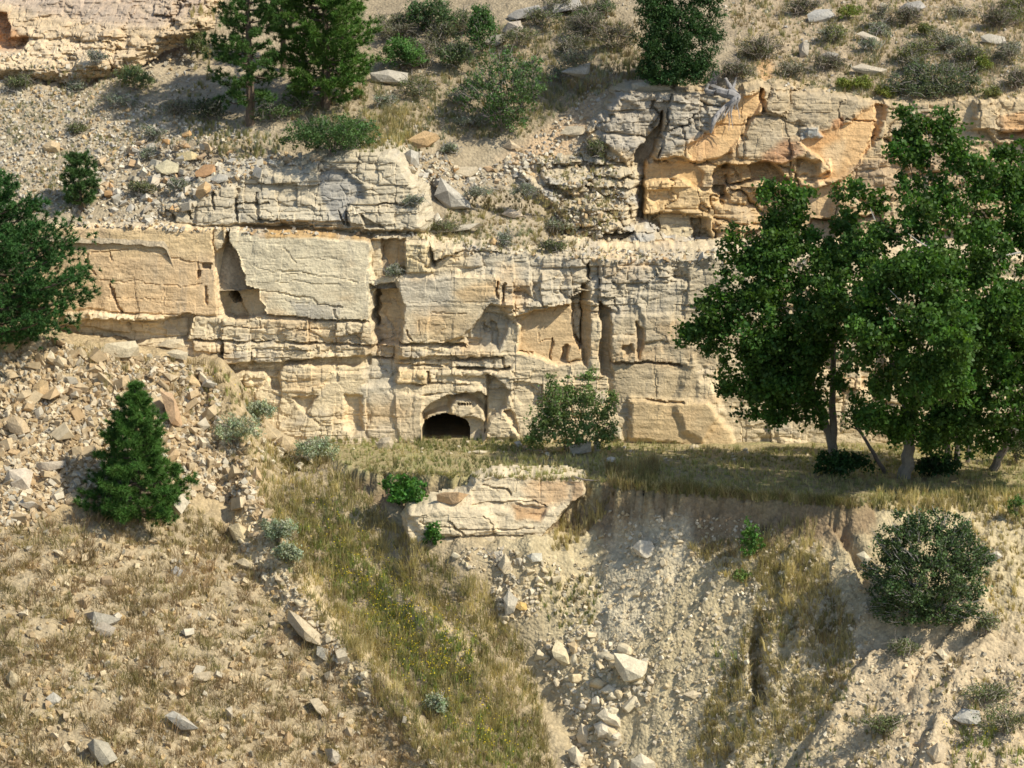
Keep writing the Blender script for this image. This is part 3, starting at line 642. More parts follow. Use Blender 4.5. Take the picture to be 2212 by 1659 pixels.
C = blend(C, .5 * (1 - sst(-60, 60, sdf(U, V, P('A', '1300,-200 2600,-200 2600,215 1700,190 1600,100')))), (.40, .29, .18))
W = np.stack([X, Y, Z], -1)
CLOUD.append((W, 1))
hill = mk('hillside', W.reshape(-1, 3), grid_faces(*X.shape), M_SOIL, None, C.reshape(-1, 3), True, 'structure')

# ------------------------------------------------------------------ terrace, talus, gully and banks in front
FR = ctrl([(-400, 690, -2.6), (0, 720, -3.0), (210, 742, -2.8), (420, 792, -2.3), (500, 850, -2.0), (560, 905, -1.9), (650, 955, -1.6), (700, 985, -3.2),
           (-400, 850, -5.6), (0, 850, -6.0), (300, 850, -4.5), (430, 900, -4.2), (-400, 1000, -9), (0, 1000, -9.2), (300, 1100, -9.5), (500, 1000, -5.6), (600, 1000, -4.4), (600, 1200, -9.5), (750, 1080, -7.9),
           (-400, 1300, -15), (0, 1300, -15.4), (300, 1400, -15.5), (600, 1400, -13.5), (850, 1150, -8.9), (850, 1250, -10.3), (850, 1400, -12.7), (-400, 1659, -21), (0, 1659, -21.2), (300, 1659, -20), (600, 1659, -18), (850, 1659, -16.6), (1080, 1500, -13.9), (1100, 1659, -16.2),
           (900, 1185, -10.3), (1000, 1200, -10.9), (1150, 1195, -11.0), (950, 1235, -10.9), (1050, 1260, -11.4), (900, 1100, -8.6), (1000, 1130, -8.9), (1150, 1130, -8.9), (1250, 1130, -9.0), (1150, 1240, -11.4), (1150, 1400, -12.4), (1250, 1550, -14.4), (1320, 1659, -15.8),
           (1300, 1180, -10.3), (1310, 1100, -9.5), (1400, 1150, -11.0), (1500, 1115, -11.3), (1500, 1250, -12.7), (1400, 1400, -13.7), (1600, 1400, -15.0), (1700, 1150, -12.9), (1850, 1150, -13.8), (1700, 1659, -19.0), (1900, 1200, -14.4), (1900, 1400, -17.0), (1900, 1659, -20.8), (2050, 1100, -12.1), (2212, 1085, -11.7), (2212, 1200, -14.2), (2212, 1400, -17.2), (2212, 1659, -21.0), (2600, 1085, -11.7), (2600, 1400, -17.2), (2600, 1659, -21.0),
           (-400, 1950, -26.5), (0, 1950, -26.2), (1000, 1950, -20.5), (1400, 1950, -20.8), (2212, 1950, -26), (2600, 1950, -26)])
FR = np.r_[FR, [[x, y, z] for (x, z) in ((-30, 5.2), (-21.5, 4.9), (-17.5, 4.3), (-13.2, 3.2), (-11.7, 2.0), (-10.6, .9), (-9, -.1)) for y in (-.9, 0.2, 1.2)]]
xs = np.r_[np.arange(-40, -22.5, .6), np.arange(-22.2, 22.21, .106), np.arange(22.6, 40, .6)]
ys = np.r_[np.arange(-45, -23.5, .8), np.arange(-23.2, .0, .106)]
X, Y = np.meshgrid(xs, ys)
Zf = rbf(FR[:, :2], FR[:, 2], np.c_[np.clip(X.ravel(), -27, 27), np.maximum(Y.ravel(), -25)], .01).reshape(X.shape) + np.minimum(Y + 25, 0) * .55
nz = fbm2(X * .5, Y * .5, 4, 61); nf = fbm2(X * 2.4, Y * 2.4, 4, 62)
def flat(s):                                     # edge points of the level terrace
    q = P('A', s); b = (829.5 - q[:, 1]) / F_PX
    t = -CAMP[2] / (-SP + b * CP)
    return np.stack([(q[:, 0] - 1106) / F_PX * t, CAMP[1] + t * (CP + b * SP)], -1)
TER = flat('640,955 700,985 760,1008 820,1022 1000,1030 1200,1036 1310,1040 1335,1052 1500,1063 1700,1079 1850,1092 1900,1084 2000,1072 2212,1066 2600,1062')
TER = np.r_[TER, [[40, 3], [-10.5, 3]]]
nh = fbm2(X * 4.5, Y * 4.5, 3, 63)
sdt = sdf(X + .3 * nf + .25 * nh, Y + .35 * nz + .3 * nh, TER)
wt = 1 - sst(-.10, .22 + .5 * sst(13, 16, X), sdt)
Zt = .05 * nz + .03 * nf
Z = Zf * (1 - wt) + Zt * wt
Z -= .55 * np.exp(-((sdt - .55) / .38) ** 2) * sst(3.2, 4.4, X) * (1 - sst(13, 14.5, X)) * (sdt > 0) * (.6 + .6 * nz)      # undercut below the grassy lip
U, V, _ = pix(X, Y, Z)
talus = 1 - sst(-20, 25, sdf(U + 25 * nz, V + 20 * nf, P('A', '-500,640 250,700 470,800 540,960 600,1130 520,1160 400,1090 180,1110 -500,1170')))
right = sst(1080, 1250, U + .45 * (V - 1400) * -1) * (1 - wt)
Z += (1 - wt) * (.13 * nz + .06 * nf) + talus * .12 * fbm2(X * 1.6, Y * 1.6, 3, 66)
f1, f2, cid = worley(X * 3, Y * 3.2, 8)
Z += (1 - wt) * .09 * (cid - .5)
f1, f2, cid = worley(X * 1.1 + .5 * nf, Y * 1.1 + .3 * nz, 12)
Z += (1 - wt) * (.16 * (cid - .5) + .10 * fbm2(X * 1.2, Y * 1.2, 3, 68))
f1, f2, cid = worley(X * 1.5 + .4 * nf, Y * 1.8, 9)
Z += right * (.22 * (cid - .5) + .12 * nh)
rill = np.abs(fbm2(X * .8 - Y * .35 + .5 * nz, Y * .2, 3, 71))
Z -= right * .10 * (1 - sst(0, .3, rill)) * sst(-.2, .3, nz)
def rib(Z, s, width, hgt):
    d = dline(U + 22 * nz + 10 * nf, V + 10 * nz, P('A', s))
    return Z + hgt * (1 - sst(0, width, d)) * (1 - wt)
Z = rib(Z, '470,800 540,1000 545,1130 640,1280 720,1400 860,1560 960,1700', 60, 1.0); Z = rib(Z, '760,1230 860,1300 1000,1400 1060,1500', 34, .4)
Z = rib(Z, '1060,1290 1130,1420 1250,1570 1340,1700', 60, -.7)
Z = rib(Z, '1620,1190 1520,1330 1400,1430', 40, .45); Z = rib(Z, '1760,1330 1650,1560 1580,1700', 44, .55); Z = rib(Z, '1900,1430 1800,1560 1720,1700', 40, .5); Z = rib(Z, '2120,1390 2040,1520 1980,1700', 40, .45)
def trench(Z, s, width, depth, asym=0.0):
    p = P('A', s); d = dline(U + 5 * nf, V, p)
    return Z - depth * (1 - sst(width * .25, width, d))
Z = trench(Z, '1640,1335 1630,1400 1640,1500 1645,1525', 20, 1.25)
Z = trench(Z, '1800,1110 1850,1190 1880,1260', 20, .55); Z = trench(Z, '1590,1440 1570,1510', 16, .45)
Z = trench(Z, '2050,1290 2060,1340 1990,1420 1960,1500', 12, .22); Z = trench(Z, '1580,1180 1560,1290 1500,1390', 12, .18); Z = trench(Z, '1780,1560 1700,1659', 16, .25)
lump = 1 - sst(-14, 14, sdf(U, V, P('A', '1655,1340 1690,1350 1680,1500 1650,1540 1655,1440'))); Z += .25 * lump
C = np.empty(X.shape + (3,)); C[:] = (.38, .295, .18)
C = blend(C, .6 * sst(0, .5, nz), (.30, .225, .135)); C = blend(C, .5 * sst(.1, .5, nf), (.43, .335, .20))
C = blend(C, talus * .75, (.42, .31, .17))
C = blend(C, right * .9, (.50, .40, .235)); C = blend(C, right * .6 * sst(1650, 1900, U + 90 * nz) * sst(1250, 1400, V), (.48, .36, .235))
C = blend(C, wt * .9, (.34, .27, .135)); C = blend(C, wt * .5 * sst(0, .4, nf), (.30, .29, .12))
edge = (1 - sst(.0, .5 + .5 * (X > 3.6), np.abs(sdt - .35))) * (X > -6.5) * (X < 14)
C = blend(C, edge * .8, (.23, .15, .085))  # dark lip soil, widened on the right bank to paint in tree shade
C = blend(C, .85 * (1 - sst(-15, 20, sdf(U + 14 * nf, V + 10 * nz, P('A', '490,1095 560,1130 640,1260 730,1380 800,1470 780,1490 700,1410 600,1320 510,1190')))), (.62, .47, .27))
C = blend(C, .7 * (1 - sst(-8, 14, sdf(U + 14 * nf, V + 10 * nz, P('A', '790,1245 860,1285 1000,1385 1040,1450 1000,1440 860,1330')))), (.60, .46, .27))
C = blend(C, .8 * (1 - sst(-15, 25, sdf(U + 14 * nf, V + 10 * nz, P('A', '1330,1130 1480,1120 1500,1200 1420,1300 1330,1420 1280,1400 1300,1250')))), (.57, .475, .32))
W = np.stack([X, Y, Z], -1)
CLOUD.append((W, 2))
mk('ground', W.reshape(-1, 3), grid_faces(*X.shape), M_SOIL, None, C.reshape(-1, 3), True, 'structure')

# ------------------------------------------------------------------ where is the surface at a picture point
BIN, U0, V0 = 3.0, -300.0, -150.0
NU, NV = int(2820 / BIN), int(2000 / BIN)
PB = np.full((NV, NU, 3), np.nan); DB = np.full((NV, NU), 1e9)
def _splat(W):
    u, v, d = pix(W[..., 0], W[..., 1], W[..., 2])
    i = ((v - V0) / BIN).astype(int).ravel(); j = ((u - U0) / BIN).astype(int).ravel(); d = d.ravel(); w = W.reshape(-1, 3)
    k = (i >= 0) & (i < NV) & (j >= 0) & (j < NU)
    i, j, d, w = i[k], j[k], d[k], w[k]
    o = np.argsort(-d); i, j, d, w = i[o], j[o], d[o], w[o]
    t = np.full((NV, NU), 1e9); t[i, j] = d
    tp_ = np.full((NV, NU, 3), np.nan); tp_[i, j] = w
    b = t < DB
    DB[b] = t[b]; PB[b] = tp_[b]
for W, k in CLOUD:
    _splat(W)
    if k:
        _splat((W[:, 1:] + W[:, :-1]) / 2); H2 = (W[1:] + W[:-1]) / 2; _splat(H2); _splat((H2[:, 1:] + H2[:, :-1]) / 2)
for _ in range(6):
    m = np.isnan(PB[..., 0])
    if not m.any(): break
    for dy, dx in ((0, 1), (0, -1), (1, 0), (-1, 0)):
        s_ = np.roll(PB, (dy, dx), (0, 1)); ok = m & ~np.isnan(s_[..., 0]) & np.isnan(PB[..., 0]); PB[ok] = s_[ok]
PB = np.nan_to_num(PB)
def hit(px, py):
    px, py = np.asarray(px, float), np.asarray(py, float)
    i = np.clip(((py - V0) / BIN).astype(int), 0, NV - 1); j = np.clip(((px - U0) / BIN).astype(int), 0, NU - 1)
    return PB[i, j]
def scatter(pts, n, r=None):
    """n random points inside a polygon of the picture plane"""
    r = r or rng
    lo, hi = pts.min(0), pts.max(0); out = np.zeros((0, 2))
    while len(out) < n:
        q = lo + (hi - lo) * r.random((n * 2, 2)); q = q[sdf(q[:, 0], q[:, 1], pts) < 0]; out = np.r_[out, q]
    return out[:n]
# ------------------------------------------------------------------ builders for plants and stones
def unit(a): return a / (np.linalg.norm(a, axis=-1, keepdims=True) + 1e-9)
def rdir(n, r=None): return unit((r or rng).normal(size=(n, 3)))
def tube(pts, rad, sides=6):
    pts = np.asarray(pts, float); n = len(pts)
    rad = np.broadcast_to(np.asarray(rad, float), (n,))
    tg = unit(np.gradient(pts, axis=0))
    up = np.array([0, 0, 1.0]) if abs(tg[:, 2]).mean() < .8 else np.array([1.0, .2, 0])
    s = unit(np.cross(tg, up)); q = np.cross(s, tg)
    a = np.linspace(0, 2 * np.pi, sides, endpoint=False)
    V = pts[:, None] + rad[:, None, None] * (np.cos(a)[None, :, None] * s[:, None] + np.sin(a)[None, :, None] * q[:, None])
    i = np.arange(n * sides).reshape(n, sides)
    j = np.roll(i, -1, 1)
    return V.reshape(-1, 3), np.stack([i[:-1], j[:-1], j[1:], i[1:]], -1).reshape(-1, 4)
def bend(p0, p1, k, wob=.1, r=None):
    """k points from p0 to p1 with a natural wobble"""
    r = r or rng
    t = np.linspace(0, 1, k)[:, None]
    L = np.linalg.norm(np.subtract(p1, p0))
    w = np.cumsum(r.normal(size=(k, 3)), 0) * wob * L / k; w -= w[0] + (w[-1] - w[0]) * t
    return np.asarray(p0) * (1 - t) + np.asarray(p1) * t + w
class Bag:
    def __init__(s): s.V, s.F, s.C, s.n = [], [], [], 0
    def add(s, V, F, c=None):
        s.V.append(V); s.F.append(F + s.n); s.n += len(V)
        if c is not None: s.C.append(np.broadcast_to(np.asarray(c, float), (len(V), 3)))
    def make(s, name, mat, parent=None, off=None, **kw):
        V = np.concatenate(s.V)
        if off is not None: V = V - np.asarray(off)
        return mk(name, V, np.concatenate(s.F), mat, parent, np.concatenate(s.C) if s.C else None, **kw)
def jitcol(rgb, n, amt=.25, r=None):
    r = r or rng
    return np.clip(np.asarray(rgb) * (1 + amt * r.normal(size=(n, 1))) * (1 + amt * .35 * r.normal(size=(n, 3))), .005, .95)
def leaves(P0, size, col, wid=.6, droop=.3, r=None):
    """one folded rhombic leaf blade at each point"""
    r = r or rng
    n = len(P0)
    a = unit(r.normal(size=(n, 3)) + np.array([0, 0, -droop])); b = unit(np.cross(a, r.normal(size=(n, 3))))
    L = (size * (.65 + .7 * r.random(n)))[:, None]
    V = np.stack([P0 - a * L * .5, P0 + b * L * wid * .5, P0 + a * L * .5, P0 - b * L * wid * .5], 1).reshape(-1, 3)
    Fq = np.arange(4 * n).reshape(n, 4)
    return V, Fq, np.repeat(col, 4, 0)
def grass(P0, h, col, nb=11, wid=.012, spread=.07, lean=.45, r=None, seg=2):
    r = r or rng
    n = len(P0)
    h = np.broadcast_to(h, (n,)); m = n * nb
    B = np.repeat(P0, nb, 0); H = np.repeat(h, nb) * (.45 + .6 * r.random(m))
    az = r.random(m) * 2 * np.pi; d = np.stack([np.cos(az), np.sin(az), 0 * az], -1)
    B = B + d * (spread * np.sqrt(r.random(m)) * np.repeat(h, nb) * 2)[:, None]; B[:, 2] -= .03
    az2 = az + r.normal(size=m) * .8; e = np.stack([np.cos(az2), np.sin(az2), 0 * az2], -1)
    ln = (lean * r.random(m) * H)[:, None]
    w = np.stack([-np.sin(az2), np.cos(az2), 0 * az], -1)
    f = r.random(m)[:, None]; w = unit(w * f + np.array([1.0, 0, 0]) * (1 - f)) * wid * (.7 + .6 * r.random(m))[:, None]
    up = np.array([0, 0, 1.0])
    if seg == 1:
        T = B + e * ln * 1.1 + up * (H * .95)[:, None]
        V = np.stack([B - w * 1.2, B + w * 1.2, T], 1).reshape(-1, 3)
        C = np.repeat(col, nb, 0) * (.75 + .5 * r.random((m, 1)))
        return V, np.arange(3 * m).reshape(-1, 3), np.repeat(C, 3, 0)
    Mi = B + e * ln * .35 + up * (H * .55)[:, None]; T = B + e * ln * 1.1 + up * (H * .95)[:, None]
    V = np.stack([B - w, B + w, Mi - w * .8, Mi + w * .8, T], 1).reshape(-1, 3)
    k = np.arange(m)[:, None] * 5
    Ft = np.stack([k + [0, 1, 3], k + [0, 3, 2], k + [2, 3, 4]], 1).reshape(-1, 3)
    C = np.repeat(col, nb, 0) * (.75 + .5 * r.random((m, 1)))
    return V, Ft, np.repeat(C, 5, 0)
def hull(pts, name='hull'):
    bm = bmesh.new()
    for p in pts: bm.verts.new(p)
    g = bmesh.ops.convex_hull(bm, input=bm.verts)
    bmesh.ops.delete(bm, geom=[v for v in bm.verts if not v.link_faces], context='VERTS')
    bmesh.ops.triangulate(bm, faces=bm.faces)
    bm.verts.index_update(); bm.verts.ensure_lookup_table()
    V = np.array([v.co[:] for v in bm.verts]); Fc = np.array([[v.index for v in f.verts] for f in bm.faces], int)
    bm.free()
    return V, Fc
def rock_pts(r, n=16, flat_=.7):
    p = np.array([(a, b, c) for a in (-1, 1) for b in (-1, 1) for c in (-1, 1)], float) * (.55 + .5 * r.random((8, 3)))
    q = unit(r.normal(size=(max(2, n - 9), 3))); q = q * (.75 + .35 * r.random((len(q), 1))) * 1.05      # broken corners
    p = np.r_[p[r.random(8) > .12], q]
    p[:, 2] += .35 * p[:, 0] * r.normal(); p[:, 0] += .3 * p[:, 1] * r.normal()
    p[:, 2] *= flat_; p[:, 1] *= .85
    return p / np.abs(p).max(0) * np.array([.5, .5 * .85, .5 * flat_])
def refine(V, Fc, amp, seed, cuts=1):
    """cut every facet, round it a little and chip it"""
    me = bpy.data.meshes.new('t'); me.from_pydata(V.tolist(), [], Fc.tolist())
    bm = bmesh.new(); bm.from_mesh(me); bpy.data.meshes.remove(me)
    bmesh.ops.subdivide_edges(bm, edges=bm.edges, cuts=cuts, use_grid_fill=True, smooth=.0)
    bmesh.ops.triangulate(bm, faces=bm.faces)
    bm.verts.index_update()
    W = np.array([v.co[:] for v in bm.verts]); G = np.array([[v.index for v in f.verts] for f in bm.faces], int); bm.free()
    s = np.ptp(W, 0).max()
    W = W + amp * s * unit(W - W.mean(0)) * vn(W[:, 0] / s * 4, W[:, 1] / s * 4, W[:, 2] / s * 6, seed)[:, None]
    return W, G
rr = np.random.default_rng(21)
ROCKS = []
for i in range(14):
    V, Fc = hull(rock_pts(rr, 10 + i % 3, (.45, .6, .75, .9)[i % 4])); ROCKS.append((V, Fc))
ROUND = []
for V, Fc in ROCKS[:8]:
    me = bpy.data.meshes.new('t'); me.from_pydata(V.tolist(), [], Fc.tolist())
    bm = bmesh.new(); bm.from_mesh(me); bpy.data.meshes.remove(me)
    bmesh.ops.bevel(bm, geom=bm.edges[:], offset=.10, segments=1, affect='EDGES', clamp_overlap=True)
    bmesh.ops.triangulate(bm, faces=bm.faces); bm.verts.index_update()
    ROUND.append((np.array([v.co[:] for v in bm.verts]), np.array([[v.index for v in f.verts] for f in bm.faces], int))); bm.free()
def rot_all(n, r, tiltamt=1.0):
    """random rotation matrices (n,3,3)"""
    q = unit(np.c_[r.normal(size=(n, 3)) * tiltamt, r.normal(size=n)])
    q = q / np.linalg.norm(q, axis=1, keepdims=True)
    x, y, z, w = q.T
    return np.stack([np.stack([1-2*(y*y+z*z), 2*(x*y-z*w), 2*(x*z+y*w)], -1), np.stack([2*(x*y+z*w), 1-2*(x*x+z*z), 2*(y*z-x*w)], -1), np.stack([2*(x*z-y*w), 2*(y*z+x*w), 1-2*(x*x+y*y)], -1)], 1)
def chips(name, px, size, cols, r, sink=.2, label=None, parent=None):
    """uncountable small stones as one mesh"""
    P0 = hit(px[:, 0], px[:, 1]); n = len(P0)
    R = rot_all(n, r); b = Bag()
    kind = r.integers(0, len(ROCKS), n); col = cols[r.integers(0, len(cols), n)] * (.8 + .4 * r.random((n, 1)))
    for k in range(len(ROCKS)):
        i = np.nonzero(kind == k)[0]
        if not len(i): continue
        V, Fc = ROCKS[k]
        W = np.einsum('nij,vj->nvi', R[i], V) * size[i][:, None, None] + P0[i][:, None] + np.array([0, -.3, .5])[None, None] * (sink * size[i])[:, None, None]
        m = len(V)
        b.add(W.reshape(-1, 3), (Fc[None] + (np.arange(len(i)) * m)[:, None, None]).reshape(-1, 3), np.repeat(col[i], m, 0))
    return b.make(name, M_BITS, parent, kind='stuff', label=label)
def stones(px, size, mat, parent, r, name='stone', sink=.22):
    """stones one can pick apart: each an object under the slope it lies on, sharing meshes"""
    key = mat.name
    if key not in stones.lib:
        stones.lib[key] = []
        for V, Fc in (ROUND if mat is M_CHALK else ROCKS): stones.lib[key].append(mk('stone', V, Fc, mat).data)
        for o in [o for o in COL.objects if o.name.startswith('stone') and o.parent is None and o.type == 'MESH' and o.data in stones.lib[key]]: bpy.data.objects.remove(o)
    P0 = hit(px[:, 0], px[:, 1])
    for p, s in zip(P0, size):
        o = bpy.data.objects.new(name, stones.lib[key][int(r.integers(0, len(stones.lib[key])))]); COL.objects.link(o); o.parent = parent
        o.location = (float(p[0]), float(p[1] - .3 * sink * s), float(p[2] + sink * s))
        o.rotation_euler = [float(a) for a in r.normal(size=3) * (.5, .5, 3)]
        o.scale = [float(s * a) for a in (.8 + .5 * r.random(3))]
stones.lib = {}
BOULDERS = []
def boulder(px, py, w, h, rgb, label, ang=0, thick=None, seed=None, poly=None, name='boulder', Yoff=0, tag_='A', n=18, grp=None):
    """a rock with the outline it has in the photo, its own depth and thickness; (px,py) centre, w x h size"""
    seed = seed if seed is not None else len(BOULDERS) + 100
    r = np.random.default_rng(seed)
    if poly is not None:
        q = P(tag_, poly); q = q[np.sort(r.permutation(len(q))[:7])] if len(q) > 7 else q; px, py = (q.min(0) + q.max(0)) / 2; w, h = q.max(0) - q.min(0)
    base = hit(px, py + h * .42)
    Yc = float(base[1]); m = 1 / F_PX * (Yc + 100) * 1.02
    th = (thick or .7) * min(w, h) * m
    if poly is not None:
        ring = np.stack([(q[:, 0] - px) * m, 0 * q[:, 0], -(q[:, 1] - py) * m], -1)
        pts = [ring * [.97, 1, .97] + r.normal(size=ring.shape) * [0, .22 * th, 0]]
        pts.append((ring * [.5, 1, .5] + np.array([.04 * w * m, -th * .42, -.14 * h * m]))[r.permutation(len(ring))[:3]]); pts.append((ring * [.75, 1, .75] + [0, th * .55, -.05 * h * m])[::2])
        V, Fc = hull(np.concatenate(pts))
    else:
        p = rock_pts(r, n, .9)
        p = p / np.ptp(p, 0)
        V = p * [w * m, th, h * m]
        a = math.radians(ang); c, s = math.cos(a), math.sin(a)
        V = np.stack([V[:, 0] * c - V[:, 2] * s, V[:, 1], V[:, 0] * s + V[:, 2] * c], -1)
        V, Fc = hull(V)
    V, Fc = refine(V, Fc, .022, seed)
    if tag_ == '7': rgb = np.asarray(rgb) * .8
    cz = float(at(px, py, Yc - .15 * th + Yoff)[2]); cx = float(at(px, py, Yc - .15 * th + Yoff)[0])
    g = .5 + .5 * vn(V[:, 0] * 3, V[:, 1] * 3, V[:, 2] * 3, seed)
    C = np.asarray(rgb) * (1 - .25 * g[:, None]) + np.array([.36, .33, .28]) * .2 * g[:, None]
    o = mk(name, V, Fc, M_BOULDER, None, C, label=label, cat='boulder', group=grp or 'boulders lying on the slopes')
    o.location = (cx, Yc - .05 * th + Yoff, cz - (.14 if tag_ == '7' else .05) * h * m)
    BOULDERS.append(o)
    return o

# ------------------------------------------------------------------ trees and shrubs
def pine(px, py, top, prof, label, seed, col, dens=1.0, Y=None, lean=0, gap=0.0, nl=.17, start=.12, up=.35, name='pine_tree', nn=36):
    """prof: list of (height fraction, half width in picture units)"""
    r = np.random.default_rng(seed)
    b0 = hit(px, py) if Y is None else at(px, py, Y)
    Yc = float(b0[1]); m = (Yc + 100) / F_PX * 1.02
    H = (py - top) * m
    t = empty(name, b0, label, 'tree')
    fr = np.array([p[0] for p in prof]); hw = np.array([p[1] for p in prof]) * m
    tr = Bag(); nd = Bag()
    trunk = bend((0, 0, -.2), (lean * m, 0, H * .98), 9, .03, r)
    rad0 = .022 * H + .03
    tr.add(*tube(trunk, np.linspace(rad0, .02, 9), 7), (.16, .115, .08))
    tp, td = [], []
    nlev = max(8, int(H / .30 * (.75 + .25 * dens)))
    for lv in range(nlev):
        f = start + (1 - start) * (lv + r.random() * .6) / nlev
        if f > .985: continue
        R = np.interp(f, fr, hw)
        p0 = np.array([np.interp(f, np.linspace(0, 1, 9), trunk[:, k]) for k in range(3)])
        for a in np.arange(5 + (dens > 1)) * (2 * np.pi / (5 + (dens > 1))) + r.random() * 6.3 + r.normal(size=5 + (dens > 1)) * .25:
            if r.random() < gap: continue
            L = R * (.62 + .5 * r.random())
            d = np.array([np.cos(a), np.sin(a), 0])
            z = up * L * (.4 + 1.0 * r.random()) * (.35 + f)
            p1 = p0 + d * L + [0, 0, z]
            br = bend(p0, p1, 5, .12, r); br[:, 2] -= np.linspace(0, 1, 5) * (1 - np.linspace(0, 1, 5)) * L * .3
            tr.add(*tube(br, np.linspace(.012 + .02 * L, .006, 5), 4), (.15, .11, .08))
            k = max(4, int((3.5 + L * 9.5) * dens))
            for s_ in np.sqrt(np.linspace(.12 if dens > 1 else .22, 1, k)):
                q = np.array([np.interp(s_, np.linspace(0, 1, 5), br[:, c]) for c in range(3)])
                side = r.normal(size=3) * [.16, .16, .09] * (.4 + L * .55) * (1.15 - .5 * s_)
                tp.append(q + side); td.append(unit(d * .7 + [0, 0, .8] + side * 1.5))
    tp.append(trunk[-1]); td.append(np.array([0, 0, 1.0])); tp.append(trunk[-1] * [1, 1, .97]); td.append(np.array([.1, 0, 1.0]))
    tp, td = np.array(tp), np.array(td)
    n = len(tp)
    ctr = np.repeat(tp, nn, 0); D = unit(np.repeat(td, nn, 0) * .55 + r.normal(size=(n * nn, 3)) * .6)
    B = ctr - np.repeat(td, nn, 0) * nl * .5 * r.random((n * nn, 1))
    w = unit(np.cross(D, r.normal(size=D.shape))) * .015 * (36 / nn) ** .7
    T = B + D * nl * (.7 + .6 * r.random((n * nn, 1)))
    V = np.stack([B - w, B + w, T], 1).reshape(-1, 3)
    cc = np.repeat(jitcol(col, n, .16, r), nn, 0)
    C = np.stack([cc * .75, cc * .75, cc * 1.4], 1).reshape(-1, 3)  # tips brighter than bases: sunlit tufts put into the needle colour
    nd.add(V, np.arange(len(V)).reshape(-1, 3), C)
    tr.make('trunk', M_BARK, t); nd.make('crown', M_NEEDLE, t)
    return t
def lobes_fill(lobes, n_per, clump, r, hollow=.45):
    """points in clumps over the volume of ellipsoidal lobes (metres): (centre, radii)"""
    out = []
    for c, rad, wgt in lobes:
        k = max(3, int(n_per * wgt))
        d = rdir(k, r); rr_ = (hollow + (1 - hollow) * r.random(k) ** .6)[:, None]
        out.append(np.asarray(c) + d * rr_ * np.asarray(rad))
    return np.concatenate(out)
def broad(name, label, px, py, lobes_px, seed, col, trunks, leafsz, clumps, per, clumpr, mat, barkc, Yspread=.8, cat='tree', extra=(), Yb=None, wid=.75, twig=0, twigc=(.36, .32, .28), group=None, droop=.4, hollow=.4):
    """broad-leaved tree or shrub: trunks, limbs, leaf clumps in lobes (u, v, half width, half height, depth offset)"""
    r = np.random.default_rng(seed)
    if cat != 'tree': per, leafsz = int(per * 1.5), leafsz * 1.72
    b0 = hit(px, py) if Yb is None else at(px, py, Yb)
    Yc = float(b0[1]); m = (Yc + 100) / F_PX * 1.02
    t = empty(name, b0, label, cat, group)
    lb = []
    for (u, v, ru, rv, dy) in lobes_px:
        c = at(u, v, Yc + dy) - b0
        lb.append((c, (ru * m, (ru + rv) * .5 * m * Yspread, rv * m), ru * rv))
    if cat == 'tree':                                   # boughs: smaller lobes standing out of each big one
        sub = []
        for c, rd, w in lb:
            for _ in range(5):
                d = rdir(1, r)[0]; d[1] = -abs(d[1]) if r.random() < .65 else d[1]
                f = .32 + .22 * r.random()
                sub.append((c + d * np.asarray(rd) * .85, tuple(np.asarray(rd) * f), w * .16))
        lb = [(c, tuple(np.asarray(rd) * .86), w * .45) for c, rd, w in lb] + sub
    tot = sum(l[2] for l in lb)
    lb = [(c, rd, w / tot) for c, rd, w in lb]
    nodes = lobes_fill(lb, clumps, clumpr, r, hollow)
    n = len(nodes)
    keep = nodes[:, 2] > .02
    nodes = nodes[keep]; n = len(nodes)
    sz = clumpr * (.6 + .8 * r.random(n))
    pts = np.repeat(nodes, per, 0) + r.normal(size=(n * per, 3)) * np.repeat(sz, per)[:, None] * [.55, .55, .45]
    pts = pts[pts[:, 2] > .02]
    cc = np.repeat(jitcol(col, n, .18, r), per, 0)[:len(pts)] * (.8 + .4 * r.random((len(pts), 1)))
    V, Fq, C = leaves(pts, leafsz, cc, wid, droop, r)
    mk('crown' if cat == 'tree' else 'foliage', V, Fq, mat, t, C)
    limb_end = [l[0] for l in lb]
    for (pth, r0, r1) in trunks:
        pp = np.array([at(u, v, Yc + dy) - b0 for u, v, dy in pth]); k = 3 * len(pp)
        tt = np.linspace(0, 1, len(pp)); ti = np.linspace(0, 1, k)
        path = np.stack([np.interp(ti, tt, pp[:, c]) for c in range(3)], -1); path[1:-1] += r.normal(size=(k - 2, 3)) * .009 * np.linalg.norm(pp[-1] - pp[0]) / 3
        limbs = []
        b = Bag(); b.add(*tube(path, np.linspace(r0, r1, k), 8), barkc)
        if r0 > .05:                                    # limbs from the upper half of the trunk to the nearest lobes
            for c in sorted(limb_end, key=lambda c: np.linalg.norm(c - path[-1]))[:5]:
                q = path[int(k * (.45 + .5 * r.random()))]
                limbs.append(tube(bend(q, q + (c - q) * .95, 6, .15, r), np.linspace(r1 * .8 + .012, .012, 6), 5))
        tk = b.make('trunk' if cat == 'tree' else 'stem', M_BARK, t)
        for LV, LF_ in limbs: mk('limb', LV, LF_, M_BARK, tk, np.broadcast_to(barkc, LV.shape))
    for pth in extra:                                   # dead bare branches
        pp = np.array([at(u, v, Yc + dy) - b0 for u, v, dy in pth])
        b = Bag(); b.add(*tube(pp, np.linspace(.035, .012, len(pp)), 5), (.5, .46, .40)); b.make('dead_branch', M_BARK, t)
    if twig:
        b = Bag()
        for k in range(twig):
            c = nodes[r.integers(0, n)]; d = unit(c * [1, 1, .6] + r.normal(size=3) * .3)
            L = .25 + .5 * r.random()
            p = c + r.normal(size=3) * .1
            b.add(*tube(bend(p - d * L * .5, p + d * L * .5, 3, .3, r), [.014, .012, .007], 3), np.asarray(twigc) * (.7 + .5 * r.random()))
        o = b.make('bare_twigs', M_BARK, t); o['kind'] = 'stuff'
    return t
